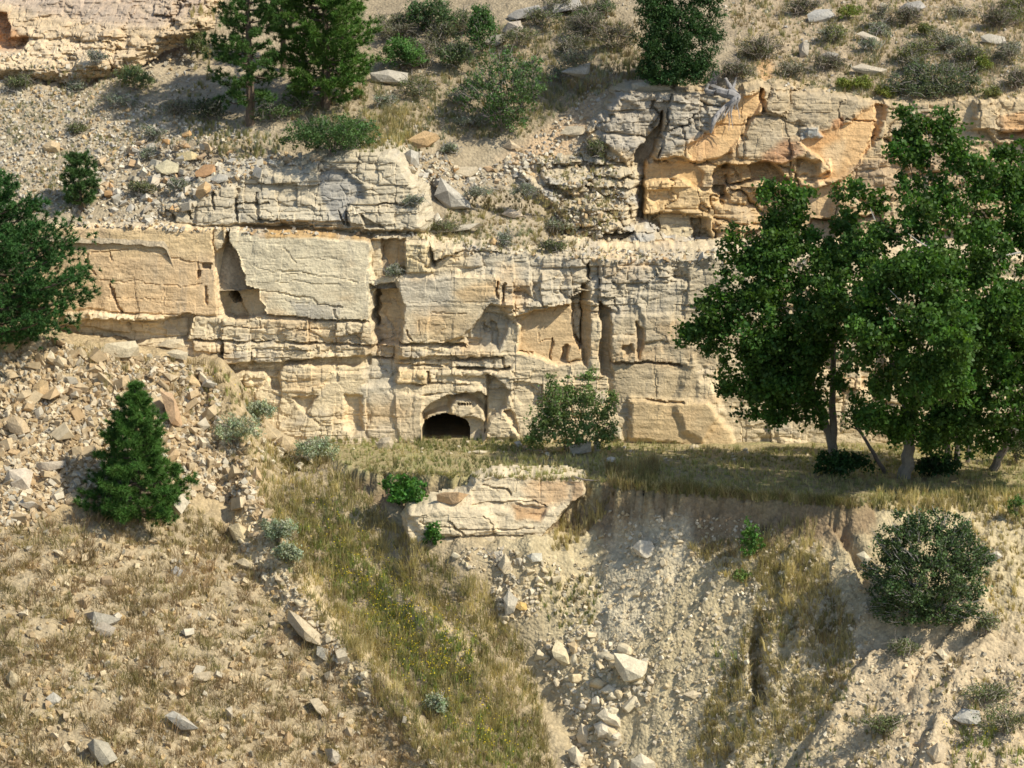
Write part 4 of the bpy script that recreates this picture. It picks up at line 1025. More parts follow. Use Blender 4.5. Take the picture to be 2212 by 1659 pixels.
def shrub(label, px, py, w, h, seed, col, leafsz=.05, clumps=150, per=16, clumpr=.13, twig=60, twigc=(.30, .26, .22), stems=5, cat='shrub', name='shrub', group=None, mat=None, hollow=.3, nlobe=6, wid=.6, barkc=(.22, .18, .14)):
    r = np.random.default_rng(seed)
    lobes = [(px, py - h * .45, w * .33, h * .36, 0)]
    for k in range(nlobe):
        a = (k + .5 + .5 * r.random()) / nlobe
        x = (a - .5) * w * .78; y = (.30 + .34 * r.random()) * h * (1 - .5 * abs(a - .5))
        lobes.append((px + x, py - y - .05 * h, w * (.13 + .1 * r.random()), h * (.2 + .14 * r.random()), (r.random() - .6) * w * .012))
    st = [([(px + (r.random() - .5) * w * .1, py, 0), (px + (s_ - .5) * w * .3, py - h * .35, (r.random() - .5) * .2), (px + (s_ - .5) * w * .62, py - h * (.55 + .25 * r.random()), (r.random() - .5) * .5)], .022, .008) for s_ in (np.arange(stems) + .5) / stems]
    return broad(name, label, px, py, lobes, seed, col, st, leafsz, clumps, per, clumpr, mat or M_SHRUB, barkc, cat=cat, twig=twig, twigc=twigc, group=group, hollow=hollow, wid=wid)
# ------------------------------------------------------------------ stones
R1 = np.random.default_rng(301)
TALUS = P('A', '-60,725 150,745 330,770 440,800 480,850 470,900 520,960 560,1060 590,1110 570,1135 500,1090 420,1060 400,1110 200,1095 150,1080 60,1140 -60,1130')
def sizes(n, lo, hi, r, p=2.2): return np.sort(lo + (hi - lo) * r.random(n) ** p)[::-1]
MPP = .0186
tal = empty('talus_slope', (0, 0, 0), 'heap of broken tan rock below the left end of the cliff', None, None, 'structure')
q = scatter(TALUS, 300, R1); stones(q, sizes(300, 15, 40, R1, 2.0) * MPP, M_STONE, tal, R1)
TC = np.array([(.43, .31, .175), (.50, .38, .235), (.40, .28, .15), (.54, .43, .28), (.46, .40, .30), (.58, .48, .33)])
q = scatter(TALUS, 6500, R1); chips('small_talus_stones', q, sizes(6500, 6, 20, R1, 1.6) * MPP, TC, R1, parent=tal)
RUB = P('A', '200,350 330,300 420,310 500,330 560,345 620,330 690,345 700,370 600,360 520,395 470,410 400,455 340,480 260,480 210,440')
RUB2 = P('A', '880,330 960,330 1000,380 1080,350 1150,330 1160,360 1100,400 1000,410 940,400 900,390')
RUB3 = P('A', '150,468 360,468 380,488 800,500 900,505 900,512 560,506 150,490')
q = np.r_[scatter(RUB, 150, R1), scatter(RUB2, 60, R1), scatter(RUB3, 60, R1)]
sz = np.r_[sizes(150, 9, 27, R1, 1.6), sizes(60, 8, 20, R1, 1.6), sizes(60, 6, 12, R1)]
stones(q, sz * MPP * 1.08, M_GREYSTONE, hill, R1)
GC = np.array([(.50, .43, .32), (.44, .38, .29), (.56, .48, .34), (.46, .32, .17), (.40, .36, .30), (.58, .50, .38)])
q = np.r_[scatter(RUB, 1300, R1), scatter(RUB2, 450, R1), scatter(RUB3, 300, R1), scatter(P('A', '-100,180 250,200 480,270 560,310 300,300 200,460 -100,470'), 4200, R1), scatter(P('A', '1130,340 1340,340 1350,480 1260,540 1190,450'), 500, R1), scatter(P('A', '1080,350 1230,240 1290,170 1330,170 1290,240 1270,340 1130,370'), 420, R1), scatter(P('A', '-100,100 260,140 420,60 420,130 450,200 -100,200'), 500, R1)]
chips('small_hillside_stones', q, np.r_[sizes(2050, 3, 11, R1), sizes(4200, 2.8, 13, R1), sizes(500, 3, 12, R1), sizes(420, 2.5, 9, R1), sizes(500, 2.2, 7, R1)][R1.permutation(len(q))] * MPP * 1.1, GC, R1)
q = np.r_[scatter(P('A', '1500,-50 2260,-50 2260,215 1900,215 1680,190'), 900, R1), scatter(P('A', '830,150 1300,60 1380,0 1250,-50 1100,200 860,330'), 500, R1)]
chips('small_upper_stones', q, sizes(1400, 2.5, 10, R1)[R1.permutation(1400)] * MPP * 1.12, GC, R1)
GUL = P('A', '1160,1390 1260,1360 1420,1440 1400,1520 1300,1560 1420,1659 1440,1700 1200,1700 1240,1560 1180,1470')
GUL2 = P('A', '950,1190 1080,1180 1180,1200 1220,1230 1170,1290 1160,1340 1080,1350 1060,1250')
gly = empty('gully_floor', (0, 0, 0), 'pale stones lying in the gully bed', None, None, 'structure')
q = np.r_[scatter(GUL, 120, R1), scatter(GUL2, 40, R1), scatter(P('A', '1300,1140 1480,1140 1450,1230 1350,1230'), 25, R1), scatter(P('A', '1150,1360 1600,1200 1760,1400 1440,1560'), 60, R1)]
sz = np.r_[sizes(120, 9, 38, R1, 1.7), sizes(40, 10, 28, R1), sizes(25, 10, 24, R1), sizes(60, 7, 20, R1)]
stones(q, sz * MPP * .96, M_CHALK, gly, R1, sink=.08)
CC = np.array([(.58, .48, .33), (.64, .55, .40), (.54, .41, .24), (.60, .49, .31), (.50, .42, .30)])
q = np.r_[scatter(GUL, 900, R1), scatter(GUL2, 350, R1), scatter(P('A', '1300,1100 1600,1120 1850,1200 1900,1400 2250,1420 2250,1659 1440,1659 1300,1400 1180,1350'), 3600, R1)]
chips('small_bank_stones', q, np.r_[sizes(1250, 4, 14, R1)[R1.permutation(1250)], sizes(3600, 2.8, 12, R1)[R1.permutation(3600)]] * MPP, CC, R1)
FL = P('A', '-60,1140 400,1140 560,1150 720,1390 1000,1659 1000,1700 -60,1700')
LC = np.array([(.52, .385, .215), (.46, .33, .185), (.56, .45, .28), (.42, .36, .26), (.50, .35, .17)])
q = scatter(FL, 2400, R1); chips('small_slope_stones', q, sizes(2400, 3, 18, R1, 2.4)[R1.permutation(2400)] * MPP * .95, LC, R1)
BARE0 = P('A', '490,1100 560,1135 640,1265 730,1385 800,1475 780,1490 700,1405 600,1310 515,1185')
slope_s = empty('dry_slope', (0, 0, 0), 'stones showing through the dry grass of the near slope', None, None, 'structure')
q = scatter(FL, 110, R1); stones(q, sizes(110, 13, 30, R1) * MPP * .93, M_STONE, slope_s, R1)
q = np.r_[scatter(BARE0, 46, R1), scatter(P('A', '800,1255 1000,1390 1030,1440 1000,1430 860,1325'), 14, R1)]; stones(q, sizes(60, 9, 26, R1) * MPP * .95, M_CHALK, slope_s, R1)
q = scatter(BARE0, 420, R1); chips('small_rib_stones', q, sizes(420, 4, 12, R1) * MPP * .95, CC, R1)
q = scatter(P('A', '520,930 640,950 700,1000 620,1040 560,1010'), 30, R1); stones(q, sizes(30, 12, 30, R1) * MPP, M_CHALK, slope_s, R1)
q = scatter(P('A', '740,955 1340,950 1640,975 1900,990 1900,1010 1100,985 760,975'), 60, R1); stones(q, sizes(60, 6, 17, R1) * MPP, M_CHALK, slope_s, R1, sink=.1)

q = scatter(P('A', '1230,540 1560,540 1700,552 1700,566 1400,566 1230,560'), 45, R1); stones(q, sizes(45, 8, 20, R1) * MPP * 1.05, M_GREYSTONE, hill, R1)
q = scatter(P('A', '1000,530 1560,540 1750,552 1750,570 1400,568 1230,562 1000,550'), 520, R1); chips('small_ledge_stones', q, sizes(520, 3, 11, R1) * MPP * 1.05, GC, R1)

# boulders one can point at
ORB, PALE, GRB, RED = (.56, .36, .17), (.64, .55, .41), (.45, .40, .32), (.50, .27, .12)
for a in [
    (None, GRB, 'long grey slab tilted to the right beside the cap rock', dict(poly='568,1160 640,1140 700,1190 830,1295 840,1335 760,1345 690,1348 600,1255', tag_='2', thick=.6)),
    (None, ORB, 'yellow and orange topped flat boulder above the cap rock', dict(poly='425,900 480,870 540,840 620,860 640,890 570,945 480,955', tag_='2')),
    (None, (.56, .45, .30), 'overhanging flat tan rock with a dark hollow beneath it', dict(poly='690,1090 740,1075 880,1078 885,1110 840,1145 700,1145', tag_='2')),
    (None, (.52, .44, .32), 'low grey ledge stone below the tilted slab', dict(poly='470,1480 500,1440 600,1425 900,1440 925,1462 840,1480 700,1495 560,1515 480,1510', tag_='2', thick=.9)),
    (None, PALE, 'small upright pale stone on the low grey ledge stone', dict(poly='590,1400 625,1372 655,1420 650,1450 595,1448', tag_='2')),
    (None, GRB, 'upright grey block at the right end of the cap rock', dict(poly='390,1000 450,960 500,985 505,1070 440,1080', tag_='2')),
    (None, (.62, .52, .32), 'large pale flat boulder at the top of the rubble heap', dict(poly='1000,1075 1080,1030 1160,1060 1155,1110 1080,1135 1010,1110', tag_='1')),
    (None, (.66, .52, .28), 'yellowish boulder behind the large pale flat boulder', dict(poly='1140,990 1240,975 1280,1000 1270,1030 1190,1040 1140,1025', tag_='1')),
    (None, RED, 'rusty brown boulder in the rubble above the cliff', dict(poly='1260,1110 1320,1065 1390,1060 1400,1110 1320,1150 1270,1140', tag_='1')),
    (None, ORB, 'orange tan boulder tilted at the left end of the cap rock', dict(poly='1235,1240 1330,1170 1370,1195 1365,1230 1290,1285', tag_='1')),
    (None, PALE, 'small white stone above the rubble heap', dict(poly='765,965 800,935 830,960 790,978', tag_='1')),
    (None, GRB, 'grey rounded stone beside the small white stone', dict(poly='950,935 990,920 1015,950 985,975 950,965', tag_='1')),
    (None, (.62, .36, .14), 'single orange stone on the scree below the big pine', dict(poly='1165,875 1230,840 1250,870 1190,892', tag_='1')),
    (None, GRB, 'grey leaning stone above the rusty brown boulder', dict(poly='1355,1160 1420,1120 1475,1135 1480,1160 1400,1190', tag_='1')),
    (None, (.56, .40, .22), 'tan block resting above the small pine on the left slope', dict(poly='270,940 330,905 390,930 385,990 280,985', tag_='1')),
    (None, GRB, 'grey boulder half buried on the slope left of the juniper', dict(poly='1425,460 1480,430 1560,410 1615,400 1610,470 1560,505 1500,480', tag_='2')),
    (None, GRB, 'grey block in the grass below the top middle outcrop', dict(poly='920,265 980,225 1050,215 1060,270 1000,300 930,300', tag_='2')),
    (None, (.52, .43, .33), 'pale pink boulder under the top middle outcrop', dict(poly='1040,190 1080,140 1160,130 1180,180 1140,220 1060,215', tag_='2')),
    (None, (.44, .39, .32), 'wide flat grey outcrop slab at the top middle', dict(poly='1070,100 1130,60 1280,25 1300,60 1190,110 1090,125', tag_='2', thick=1.0)),
    (None, (.47, .42, .36), 'big grey slab at the top edge right of the flat outcrop slab', dict(poly='1280,50 1400,0 1540,-20 1560,40 1440,70 1310,90', tag_='2', thick=.9)),
    (None, (.46, .40, .31), 'grey ledge rock beside the bright green bush', dict(poly='180,470 300,445 430,470 430,530 340,545 200,520', tag_='2', thick=.8)),
    (None, (.48, .44, .38), 'flat pale grey boulder near the top right of the juniper', dict(poly='805,90 860,60 950,55 990,95 930,140 820,140', tag_='3')),
    (None, (.40, .36, .31), 'large grey boulder with a dark left side at the top right', dict(poly='1400,50 1440,15 1540,0 1580,40 1520,85 1440,80', tag_='3')),
    (None, (.50, .41, .29), 'rounded tan stone left of the large grey boulder at the top', dict(poly='1265,35 1290,12 1320,20 1325,42 1280,48', tag_='3')),
    (None, (.46, .40, .31), 'broad flat tan rock in the grass at the upper right', dict(poly='1930,230 1990,215 2090,235 2100,280 2020,290 1940,265', tag_='3')),
    (None, (.48, .42, .34), 'pale rock at the right border of the upper slope', dict(poly='2050,310 2120,290 2190,295 2180,330 2080,350', tag_='3')),
    (None, (.50, .42, .32), 'upright pale rock on the slope right of the dead root', dict(poly='750,290 780,260 820,275 815,350 760,370', tag_='3')),
    (None, (.46, .40, .32), 'grey tan rock behind the bright yellow-green bushes', dict(poly='890,350 940,330 1010,345 1000,390 920,395', tag_='3')),
    (None, (.47, .39, .28), 'flat broken rock just above the bright yellow-green bushes', dict(poly='1090,430 1160,410 1330,445 1320,485 1220,490 1110,455', tag_='3')),
    (None, (.50, .42, .31), 'dark edged slab high on the right slope', dict(poly='1120,215 1170,200 1270,240 1300,270 1210,265', tag_='3')),
    (None, (.44, .38, .28), 'flat dark rock in the shadow under the juniper', dict(poly='430,110 560,90 690,110 690,150 560,165 440,155', tag_='M')),
    (None, (.52, .33, .18), 'large reddish boulder right of the young pine', dict(poly='1110,545 1180,525 1270,540 1290,600 1320,700 1375,800 1340,830 1260,780 1200,640', tag_='N', thick=.8)),
    (None, (.60, .42, .21), 'orange faced boulder at the upper right of the talus', dict(poly='1365,450 1410,420 1470,470 1485,510 1440,520 1380,490', tag_='N')),
    (None, PALE, 'whitish block on the right shoulder of the talus', dict(poly='1365,620 1410,580 1470,600 1460,650 1380,655', tag_='N')),
    (None, (.54, .38, .20), 'large squarish tan boulder at the top left of the talus', dict(poly='255,300 280,255 360,260 365,340 330,365 270,340', tag_='N')),
    (None, (.58, .39, .19), 'big orange boulder in the middle of the talus', dict(poly='235,520 290,460 355,470 360,560 310,600 240,590', tag_='N')),
    (None, (.62, .50, .34), 'whitish boulder beside the big orange boulder', dict(poly='370,530 430,500 475,545 460,590 380,580', tag_='N')),
    (None, (.56, .41, .24), 'big smooth tan boulder at the left border of the talus', dict(poly='45,760 100,710 180,750 215,850 150,880 70,840', tag_='N')),
    (None, (.56, .46, .34), 'largest grey boulder at the lower left of the talus', dict(poly='30,1180 70,1110 190,1100 240,1150 220,1260 120,1290 50,1240', tag_='N')),
    (None, (.53, .44, .32), 'flat grey boulder at the foot of the talus', dict(poly='130,1370 170,1330 270,1360 295,1410 200,1420', tag_='N')),
    (None, (.52, .42, .30), 'long grey slab left of the young pine', dict(poly='245,1090 300,1065 400,1080 480,1060 470,1110 350,1140 260,1140', tag_='N')),
    (None, (.50, .37, .22), 'brown boulder touching the lower left branches of the young pine', dict(poly='445,1340 520,1290 600,1310 590,1360 490,1385', tag_='N')),
    (None, (.54, .38, .20), 'tan boulder on the top left edge of the talus under the pine', dict(poly='0,190 60,140 150,160 150,220 60,270 0,250', tag_='N')),
    (None, (.50, .37, .22), 'blunt tan boulder beside the pine at the talus top', dict(poly='165,180 230,155 305,170 295,230 190,225', tag_='N')),
    (None, (.66, .54, .35), 'wide cream boulder at the cliff foot above the talus', dict(poly='700,260 780,190 1000,170 1030,210 1020,290 860,310', tag_='N', thick=.6)),
    (None, (.66, .53, .34), 'cream boulder with a notched top under the undercut slab', dict(poly='1150,210 1230,165 1350,160 1370,220 1270,235', tag_='N', thick=.6)),
    (None, (.66, .54, .35), 'low cream boulder in front of the undercut slab', dict(poly='1220,260 1300,235 1390,260 1380,320 1270,300', tag_='N', thick=.6)),
    (None, (.62, .46, .26), 'rounded tan boulder right of the silver leaved bush', dict(poly='2030,910 2090,870 2170,880 2185,950 2120,1000 2040,960', tag_='N')),
    (None, (.62, .47, .27), 'flat tan rock above the rounded tan boulder', dict(poly='1910,860 1980,820 2050,880 2020,915 1920,905', tag_='N')),
    (None, (.54, .38, .21), 'pointed brown rock at the gully rim below the silver leaved bush', dict(poly='1840,1170 1890,1090 1920,1150 1935,1215 1870,1200', tag_='N')),
    (None, (.50, .36, .22), 'brown rock at the lower end of the stone strip', dict(poly='1895,1500 1950,1470 2010,1490 2010,1550 1930,1560', tag_='N')),
    (None, (.66, .51, .29), 'cream slab below the brown stone strip', dict(poly='1680,1530 1760,1500 1840,1570 1830,1640 1720,1650', tag_='N')),
    (None, (.58, .37, .19), 'reddish flat boulder on the sandstone ledge beside the sapling', dict(poly='520,150 560,135 650,130 705,150 660,190 600,205 525,190', tag_='8')),
    (None, PALE, 'white boulder standing on the chalky bank', dict(poly='1600,440 1640,395 1710,410 1745,470 1680,505 1625,485', tag_='8')),
    (None, (.68, .58, .40), 'largest cream boulder in the gully, broad and angular', dict(poly='1495,1010 1560,1020 1690,1070 1700,1120 1620,1205 1550,1170 1500,1090', tag_='8', thick=.6)),
    (None, (.62, .51, .31), 'yellow streaked boulder at the left of the gully', dict(poly='1155,1000 1185,950 1240,990 1275,1080 1230,1100 1170,1040', tag_='8')),
    (None, (.60, .43, .23), 'orange tan boulder behind the yellow streaked boulder', dict(poly='1240,970 1290,960 1310,1010 1280,1035', tag_='8')),
    (None, (.66, .42, .13), 'small bright orange stone below the sandstone ledge', dict(poly='955,770 985,738 1020,750 1025,785 975,792', tag_='8')),
    (None, (.60, .51, .37), 'tall pale rock beside the small bright orange stone', dict(poly='890,720 920,670 975,720 960,790 900,820', tag_='8', thick=.8)),
    (None, (.60, .53, .41), 'pale boulder at the left foot of the sandstone ledge', dict(poly='575,510 620,475 665,500 660,555 600,555', tag_='8')),
    (None, (.62, .50, .32), 'narrow upright cream rock below the sandstone ledge', dict(poly='860,540 900,460 935,520 935,600 890,590', tag_='8')),
    (None, (.56, .51, .40), 'grey rounded stone at the right foot of the sandstone ledge', dict(poly='1015,490 1050,470 1105,475 1110,520 1040,525', tag_='8')),
    (None, (.64, .53, .36), 'cream boulder in the middle of the gully stones', dict(poly='1400,1360 1450,1320 1545,1370 1540,1430 1460,1420', tag_='8')),
    (None, (.60, .51, .37), 'grey cream boulder below the middle gully boulder', dict(poly='1385,1420 1430,1390 1490,1430 1480,1500 1410,1480', tag_='8')),
    (None, (.64, .53, .36), 'rounded cream boulder just under the largest gully boulder', dict(poly='1425,1230 1470,1195 1525,1220 1510,1260 1440,1255', tag_='8')),
    (None, (.64, .54, .37), 'large cream boulder at the bottom of the gully', dict(poly='1590,1620 1650,1575 1730,1620 1740,1690 1590,1690', tag_='8')),
    (None, (.62, .51, .34), 'long cream boulder on the lower left of the gully', dict(poly='1240,1560 1290,1530 1340,1590 1320,1650 1260,1620', tag_='8')),
    (None, (.60, .49, .33), 'upright cream rock left of the gully stones', dict(poly='1290,1480 1320,1400 1370,1430 1365,1520 1310,1540', tag_='8')),
    (None, (.66, .56, .38), 'pale pointed rock under the left side of the twiggy bank shrub', dict(poly='955,480 1000,460 1040,500 1010,545 985,520', tag_='9')),
    (None, (.58, .50, .38), 'pale flat stone right of the twiggy bank shrub', dict(poly='1690,480 1730,460 1765,490 1740,510', tag_='9')),
    (None, (.64, .52, .34), 'flat cream slab below the twiggy bank shrub', dict(poly='1390,1010 1430,1000 1475,1050 1440,1070', tag_='9')),
    (None, (.62, .49, .31), 'pale flat slab at the left of the eroded bank', dict(poly='0,1250 60,1230 110,1245 60,1280', tag_='9')),
    (None, (.42, .39, .33), 'weathered grey boulder behind twigs at the lower right', dict(poly='1480,1380 1540,1330 1640,1340 1650,1400 1560,1440', tag_='9')),
    (None, (.55, .43, .28), 'half buried tan boulder at the bottom right', dict(poly='1340,1560 1400,1500 1460,1540 1450,1620 1370,1630', tag_='9')),
    (None, (.48, .42, .32), 'long grey tan boulder half sunk in the near slope', dict(poly='450,800 520,770 600,810 670,830 640,860 540,880 470,850', tag_='7', thick=1.0)),
    (None, (.46, .38, .28), 'brown boulder beneath the half sunk grey boulder', dict(poly='500,870 560,850 640,880 620,920 540,930', tag_='7')),
    (None, (.60, .47, .27), 'cream boulder at the left of the near slope', dict(poly='25,1150 60,1100 110,1140 120,1190 70,1210', tag_='7')),
    (None, (.54, .48, .38), 'rounded grey stone on the near slope', dict(poly='250,1260 290,1230 340,1270 320,1310 270,1300', tag_='7')),
    (None, (.52, .46, .36), 'large pale grey boulder low on the near slope', dict(poly='900,1350 950,1325 1010,1360 1100,1420 1060,1450 980,1430', tag_='7')),
    (None, (.46, .40, .29), 'big grey green boulder at the bottom of the near slope', dict(poly='475,1500 520,1455 590,1500 650,1590 560,1640 500,1580', tag_='7')),
    (None, (.54, .42, .26), 'flat tan boulder on the middle of the near slope', dict(poly='1030,1150 1080,1125 1160,1120 1165,1160 1090,1190', tag_='7')),
    (None, (.50, .46, .40), 'pale grey stone in grass below the young pine', dict(poly='930,565 970,535 1005,570 990,600 945,595', tag_='7')),
    (None, (.62, .46, .25), 'round yellow stone below the young pine', dict(poly='755,395 775,375 800,395 785,415 760,412', tag_='7')),
    (None, (.62, .49, .30), 'long cream rock on the bare rib beside the yellow flowers', dict(poly='1290,510 1340,490 1430,545 1410,560 1330,550', tag_='7')),
    (None, (.62, .49, .31), 'long low cream slab at the lower end of the bare rib', dict(poly='1580,760 1640,790 1800,930 1820,960 1740,980 1640,900 1570,820', tag_='7', thick=.6)),
    (None, (.60, .48, .31), 'rounded tan stone at the lower right of the near slope', dict(poly='1780,1130 1820,1110 1840,1150 1820,1175 1785,1165', tag_='7')),
    (None, (.56, .44, .28), 'elongated tan boulder above the lower right of the near slope', dict(poly='1700,1265 1750,1260 1810,1330 1800,1365 1740,1330', tag_='7')),
    (None, (.56, .47, .34), 'cream boulder cut by the bottom border of the near slope', dict(poly='1780,1550 1830,1530 1879,1580 1870,1630 1800,1600', tag_='7')),
    (None, (.66, .54, .36), 'pale stone lying on the terrace grass', dict(poly='765,1115 830,1105 895,1118 850,1135 780,1132', tag_='L')),
    (None, (.58, .49, .36), 'angular grey stone left of the shrub by the cliff', dict(poly='1085,1045 1130,1030 1150,1070 1110,1090', tag_='L')),
    (None, (.60, .40, .21), 'small orange stone left of the shrub by the cliff', dict(poly='1140,1080 1170,1065 1190,1085 1165,1105', tag_='L')),
    (None, (.56, .50, .40), 'upright pale post-like rock in front of the shrub by the cliff', dict(poly='1670,1040 1700,1010 1725,1050 1725,1120 1680,1110', tag_='L')),
    (None, (.64, .53, .35), 'tall pale rock right of the shrub by the cliff', dict(poly='1800,960 1850,925 1880,940 1885,1025 1820,1030', tag_='L')),
    (None, (.55, .50, .41), 'grey stone on the terrace right of the shrub', dict(poly='1755,1170 1800,1150 1850,1165 1820,1195 1770,1190', tag_='L')),
    (None, (.54, .46, .35), 'mound of broken pale rock in front of the shrub by the cliff', dict(poly='1490,1080 1560,1030 1660,1040 1660,1120 1550,1140 1500,1130', tag_='L', thick=.5)),
    (None, (.58, .46, .30), 'heaped tan rock beside the mine opening', dict(poly='60,1060 110,1010 180,1000 210,1060 190,1100 80,1095', tag_='L', thick=.6)),
    (None, (.62, .41, .20), 'small orange block on the cliff top behind the sagebrush', dict(poly='955,1555 985,1530 1010,1555 1000,1585 960,1585', tag_='2')),
    (None, (.60, .46, .31), 'flat pinkish rock in the grass above the cliff', dict(poly='1035,1385 1080,1350 1160,1355 1180,1395 1110,1415', tag_='2')),
    (None, (.54, .44, .30), 'flat tan ledge stone at the left of the stepped ledges', dict(poly='1415,860 1460,815 1570,815 1590,860 1500,890', tag_='2')),
    (None, (.60, .45, .28), 'pointed tan stone on the bare path above the cliff', dict(poly='1040,950 1090,900 1110,935 1170,955 1080,970', tag_='2')),
    (None, (.62, .49, .32), 'small cream stone under the grey twigged bush', dict(poly='1130,790 1160,760 1195,770 1180,800', tag_='2')),
]:
    boulder(0, 0, 0, 0, a[1], a[2], **a[3])

# ------------------------------------------------------------------ conifers
GP = (.042, .098, .030)
pine(300, 1122, 812, [(0, 95), (.1, 118), (.25, 112), (.45, 84), (.62, 66), (.8, 40), (.92, 20), (1, 8)], 'young dense green pine standing on the talus foot', 41, (.068, .142, .030), dens=1.35, nl=.2, start=.05, up=.42)
pine(-22, 770, 370, [(0, 120), (.15, 190), (.33, 225), (.5, 195), (.7, 120), (.88, 70), (1, 25)], 'large dark pine cut by the left border of the picture', 42, (.050, .115, .032), nn=20, dens=1.35, Y=-4.5, nl=.19, start=.1, up=.42)
pine(176, 458, 334, [(0, 20), (.2, 34), (.5, 40), (.75, 34), (.92, 20), (1, 8)], 'small pine alone on the left slope', 43, (.072, .13, .042), dens=1.1, nl=.16, start=.22, up=.5)
pine(538, 268, -150, [(0, 50), (.15, 74), (.35, 86), (.6, 80), (.8, 60), (1, 10)], 'tall open pine with a bare trunk on the upper left slope', 44, (.075, .14, .036), nn=28, dens=.95, gap=.22, nl=.2, start=.14, up=.25)
pine(704, 232, -190, [(0, 80), (.12, 100), (.35, 112), (.6, 100), (.85, 60), (1, 10)], 'dense tall pine right of the open pine', 45, (.09, .165, .033), nn=24, dens=1.1, gap=.05, nl=.21, start=.08, up=.3)
pine(612, 150, -120, [(0, 16), (.3, 36), (.6, 40), (1, 8)], 'slender pine behind the two tall pines', 46, (.052, .105, .04), dens=.8, gap=.2, nl=.2, start=.3, up=.3)
JUN = [(1462, 60, 78, 62, 0), (1420, 20, 48, 60, -.4), (1510, 20, 46, 66, -.3), (1460, 130, 80, 44, -.5), (1500, 95, 56, 50, -.7), (1425, 100, 46, 45, -.6), (1465, -30, 80, 60, .2), (1480, -90, 55, 50, .3), (1450, 165, 70, 26, -.9), (1500, 150, 50, 30, -1.0), (1410, 145, 36, 34, -.7)]
broad('juniper_tree', 'dark rounded juniper on top of the orange outcrop', 1455, 182, JUN, 51, (.040, .085, .022), [([(1455, 185, 0), (1460, 120, 0), (1465, 30, 0)], .16, .06)], .12, 1400, 40, .20, M_SHRUB, (.2, .15, .11), wid=.42, droop=-.5, Yb=7.4)

# ------------------------------------------------------------------ cottonwoods on the terrace
LF = (.070, .138, .026)
WB = (.20, .17, .135)
CW1 = [(u_, v_, a_, b_, d_ - 1.9) for u_, v_, a_, b_, d_ in [(1690, 440, 62, 58, -.5), (1660, 520, 70, 60, -.8), (1640, 610, 88, 70, -1.2), (1720, 560, 90, 75, -.6), (1560, 660, 66, 60, -1.0), (1525, 715, 50, 42, -1.2), (1620, 720, 95, 80, -1.6), (1740, 680, 110, 90, -1.4), (1600, 800, 66, 62, -1.0), (1690, 800, 105, 75, -1.4), (1770, 790, 95, 80, -1.2), (1640, 865, 82, 44, -.6), (1730, 880, 66, 40, -.5), (1850, 440, 52, 44, .6), (1830, 540, 80, 60, .2), (1590, 560, 42, 40, -.5), (1500, 715, 20, 14, -1.2)]]
broad('cottonwood_tree', 'leftmost cottonwood with a forked trunk and wide leaning crown', 1800, 1002, CW1, 61, LF, [([(1800, 1004, 0), (1795, 940, 0), (1775, 900, -.1), (1735, 800, -.4), (1690, 640, -.6)], .24, .07), ([(1798, 960, 0), (1800, 850, -.1), (1800, 700, -.3), (1820, 560, 0)], .18, .06), ([(1720, 800, -.8), (1698, 735, -1.6), (1690, 690, -2.2)], .10, .05)], .165, 1250, 40, .27, M_LEAF, WB,
      extra=[[(1697, 745, -2.6), (1700, 715, -2.9), (1698, 690, -3.0)], [(1700, 725, -2.8), (1718, 705, -3.0)]])
CW2 = [(u_, v_, a_, b_, d_ - 1.9) for u_, v_, a_, b_, d_ in [(1990, 300, 66, 66, .8), (1950, 310, 28, 40, .8), (2030, 260, 40, 34, .8), (2000, 430, 70, 60, 0), (2080, 380, 70, 60, .4), (1930, 540, 90, 80, -.8), (2050, 520, 110, 100, -1.0), (1960, 650, 110, 90, -2.0), (1850, 640, 80, 70, -1.8), (2080, 660, 110, 90, -1.8), (1890, 760, 90, 80, -2.2), (2010, 780, 110, 90, -2.6), (1900, 870, 80, 54, -1.6), (2000, 900, 90, 60, -.6), (1930, 930, 40, 34, .6), (2040, 950, 56, 44, .8), (1970, 590, 80, 70, -3.2), (1900, 690, 66, 60, -3.6), (2030, 700, 80, 70, -4.0)]]
broad('cottonwood_tree', 'tall middle cottonwood with a thick pale trunk', 1952, 1030, CW2, 62, LF, [([(1952, 1034, 0), (1962, 980, 0), (1968, 920, -.1), (1985, 780, -.4), (2000, 560, 0), (2000, 380, .5)], .30, .07), ([(1968, 925, 0), (1930, 800, -.6), (1905, 690, -1.0)], .14, .05)], .165, 1380, 40, .27, M_LEAF, (.23, .20, .16),
      extra=[[(2012, 538, -4.3), (1985, 522, -4.5), (1962, 505, -4.6)], [(2012, 538, -4.3), (1990, 545, -4.6), (1972, 540, -4.7)], [(2000, 728, -5.2), (1975, 695, -5.4), (1950, 655, -5.5), (1918, 622, -5.6)], [(1968, 697, -5.4), (1940, 690, -5.6), (1914, 665, -5.7)], [(1890, 475, -2.5), (1880, 450, -2.6)]])
CW3 = [(u_, v_, a_, b_, d_ - 1.9) for u_, v_, a_, b_, d_ in [(2170, 380, 70, 60, .6), (2230, 360, 80, 70, .6), (2150, 470, 90, 80, 0), (2240, 480, 90, 90, 0), (2180, 600, 110, 95, -1.0), (2280, 620, 110, 110, -.5), (2140, 720, 100, 90, -2.0), (2240, 740, 120, 100, -2.0), (2120, 830, 90, 76, -2.2), (2200, 860, 100, 64, -2.2), (2290, 850, 90, 80, -1.5), (2080, 870, 70, 50, -1.4), (2130, 930, 60, 40, .8), (2210, 930, 50, 40, .8), (2180, 680, 80, 70, -3.4), (2330, 740, 90, 90, -1)]]
